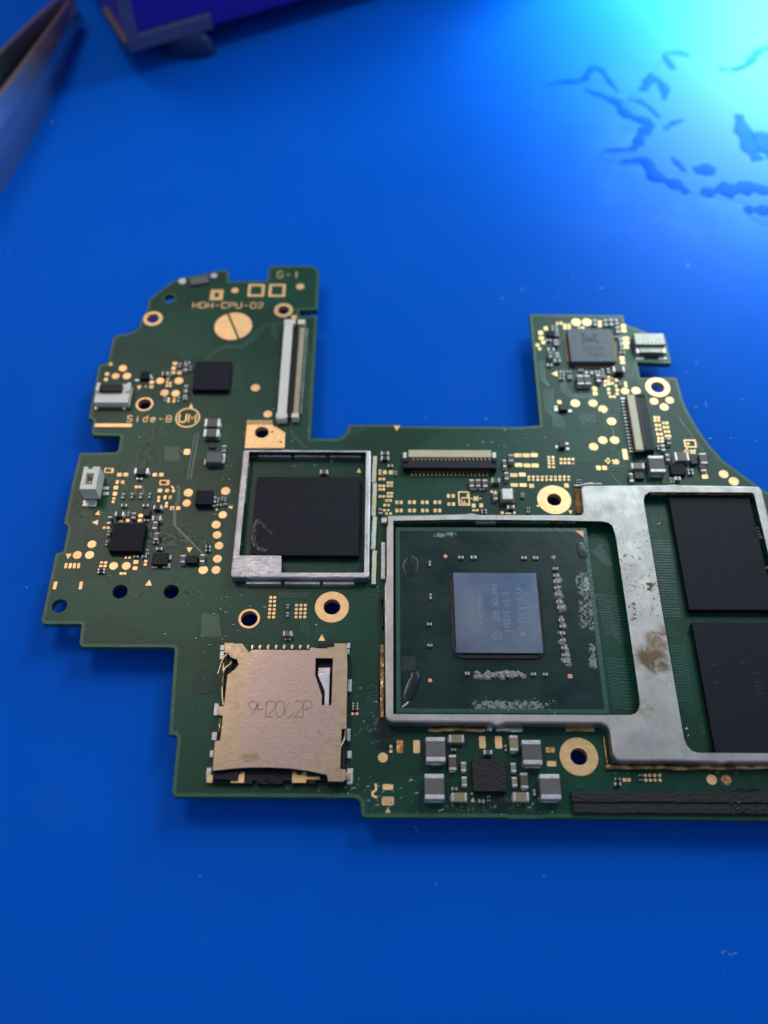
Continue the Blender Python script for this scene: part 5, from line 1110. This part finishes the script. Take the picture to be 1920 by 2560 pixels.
for pts_, wd in streaks:
    mb = MB(); q = smoothline([M2(*p, .1) for p in pts_], 5); sc = RC(pts_[0][0], pts_[0][1], wd, wd, -ZB)[2]
    n = len(q); ph = random.uniform(0, 6)
    rl = [max(.08, sc/2*(math.sin(math.pi*(i+.6)/(n+.4))**.5)*(1+.25*math.sin(i*1.3+ph)+random.uniform(-.22, .22))) for i in range(n)]
    tube(mb, [(x, y, .05) for x, y in q], [r_*1.6 for r_ in rl], 12, flat=.05); mb.build('wet_ridge', 'smear_wet', pud, smooth=True, z0=0)
    mb = MB(); ribbon(mb, [(x+random.uniform(-.1, .1), y-rl[i]*1.65+random.uniform(-.1, .1)) for i, (x, y) in enumerate(q)], [random.uniform(.05, .5) for _ in q], .0, .045); mb.build('rim_highlight', 'smear_highlight', pud, z0=0)  # pale ribbon paints a bright rim highlight below each wet ridge
# scattered tiny droplets and lint on the mat
mb = MB()
for X, Y in ((1720, 665), (1845, 665), (1432, 692), (1502, 720), (1394, 742), (1305, 724), (1558, 743), (1255, 748), (1742, 908), (1718, 935), (1740, 1020), (1858, 1000), (1827, 1098), (1890, 1105), (1776, 1098), (1632, 405), (1636, 555), (1062, 1046), (1214, 1049), (130, 306), (20, 625), (1085, 2210), (1355, 1500)):
    if Y < 1120: x, y = PM(X, Y); r_ = random.uniform(.18, .32); blob(mb, x, y, r_, r_, 0, r_*.5, n=10, rings=3, jag=.1)
o = mb.build('liquid_droplets', 'droplet', None, smooth=True, z0=0); o['kind'] = 'stuff'; o['label'] = 'tiny clear droplets scattered over the mat around the board'
mb = MB()
for X, Y, L, a_ in ((1810, 2380, .5, .6), (1825, 2386, .4, -.5), (1838, 2384, .35, .1), (500, 2188, .35, .3), (1090, 2208, .3, 1), (1360, 2192, .35, .4), (1038, 2070, .7, -.8), (1765, 1012, 1.0, 1.5), (66, 1470, .5, -1.1)):
    x, y = PM(X, Y); ribbon(mb, smoothline([(x+L*(u-.5)*math.cos(a_)+random.uniform(-.1, .1), y+L*(u-.5)*math.sin(a_)+random.uniform(-.1, .1)) for u in (0, .33, .66, 1)], 3), .07, .0, .05)
for k in range(260):
    x, y = PM(random.uniform(0, 1920), random.uniform(900, 2560)); r_ = random.uniform(.02, .05); blob(mb, x, y, r_, r_, 0, r_, n=5, rings=2)
o = mb.build('lint', 'lint', None, z0=0); o['kind'] = 'stuff'; o['label'] = 'pale dust specks and short fibres lying on the mat'

# ------------------------------------------------------------------ purple box, top left
BZ = 4.6
A = Vector(PM(325, 126, BZ)); B_ = Vector(PM(749, 2, BZ)); ux = (B_-A).normalized(); uy = Vector((-ux.y, ux.x))
Lx, Ly, Hz = 112.0, 70.0, 50.0
pbx = empty('purple_box', (A.x, A.y, 0), 'purple plastic box with translucent grey corner trim standing on the mat, top left', 'box')
def obox(name, u0, u1, v0, v1, z0, z1, mname, parent, b=.3):
    mb = MB(); q = [A+ux*u+uy*v for u, v in ((u0, v0), (u1, v0), (u1, v1), (u0, v1))]; prism(mb, [(p.x, p.y) for p in q], z0, z1, b=b); return mb.build(name, mname, parent, z0=0)
obox('body', 0.3, Lx, 0.3, Ly, BZ, Hz, 'purple_acrylic', pbx)
trimw = (Vector(PM(488, 60, BZ+2))-A).length
obox('corner_trim', 0, 15.5, -.35, .9, BZ-.2, BZ+2.4, 'clear_trim', pbx, .2)
obox('corner_trim', -.1, 2.0, -.3, 1.2, BZ+2.4, BZ+13, 'clear_trim', pbx, .2)
obox('corner_trim', -.4, .9, .9, 13, BZ-.2, BZ+1.1, 'tweezer_edge', pbx, .2)
mb = MB(); c_ = A+ux*11+uy*1.2; blob(mb, c_.x, c_.y, 4.8, 1.8, .1, 4.9, n=18, rings=5, jag=.03); mb.build('rubber_foot', 'blue_rubber', pbx, smooth=True, z0=0)
for v_, u_ in ((34, 9), (3, 95), (34, 95)):
    mb = MB(); c_ = A+ux*u_+uy*v_; blob(mb, c_.x, c_.y, 3, 2, 0, 4.9, n=14, rings=4, jag=.03); mb.build('rubber_foot', 'blue_rubber', pbx, smooth=True, z0=0)

# ------------------------------------------------------------------ tweezers, left
tip = Vector(PM(196, 52)); tw = empty('tweezers', (tip.x, tip.y, 0), 'steel tweezers standing on edge with their arms spread, left of the purple box', 'tweezers')
def arm(name, foot, tops, thick, side):
    """foot: points of the outer lower edge on the mat, tops: heights; arm of given thickness"""
    f = smoothline([Vector((*p, h)) for p, h in zip(foot, tops)], 5); n = len(f); vs = []; fs = []; mi = []
    for i, p in enumerate(f):
        a = f[max(i-1, 0)]; c = f[min(i+1, n-1)]; d = Vector((c[0]-a[0], c[1]-a[1])).normalized(); nn = Vector((-d.y, d.x))*side
        t = thick
        vs += [(p[0], p[1], 0.05), (p[0]-nn.x*.5, p[1]-nn.y*.5, p[2]*.45), (p[0]-nn.x*.35, p[1]-nn.y*.35, p[2]*.72), (p[0]+nn.x*.45, p[1]+nn.y*.45, p[2]-.15), (p[0]+nn.x*.6, p[1]+nn.y*.6, p[2]), (p[0]+nn.x*1.2, p[1]+nn.y*1.2, p[2]), (p[0]+nn.x*t, p[1]+nn.y*t, 0.05)]
    for i in range(n-1):
        for j in range(7):
            fs.append((i*7+j, i*7+(j+1) % 7, (i+1)*7+(j+1) % 7, (i+1)*7+j)); mi.append({0: 0, 1: 0, 2: 0, 3: 1, 4: 1, 5: 2, 6: 2}[j])
    fs += [tuple(range(7)), tuple(reversed(range((n-1)*7, n*7)))]; mi += [0, 0]
    mb = MB(); mb.add(vs, fs); mb.mi = mi
    o = mb.build(name, ['tweezer_steel', 'tweezer_edge', 'tweezer_inside'], tw, z0=0)
    for p in o.data.polygons: p.use_smooth = False
    return o
arm('arm', [PM(205, 70), PM(150, 205), PM(70, 370), PM(-10, 505), PM(-140, 700), PM(-330, 960)], [5.2, 8.0, 10.5, 12, 13, 13], 1.0, -1)
arm('arm', [PM(196, 48), PM(120, 150), PM(20, 290), PM(-90, 440), PM(-300, 700)], [5.2, 7.0, 9, 10.5, 12], -1.0, -1)
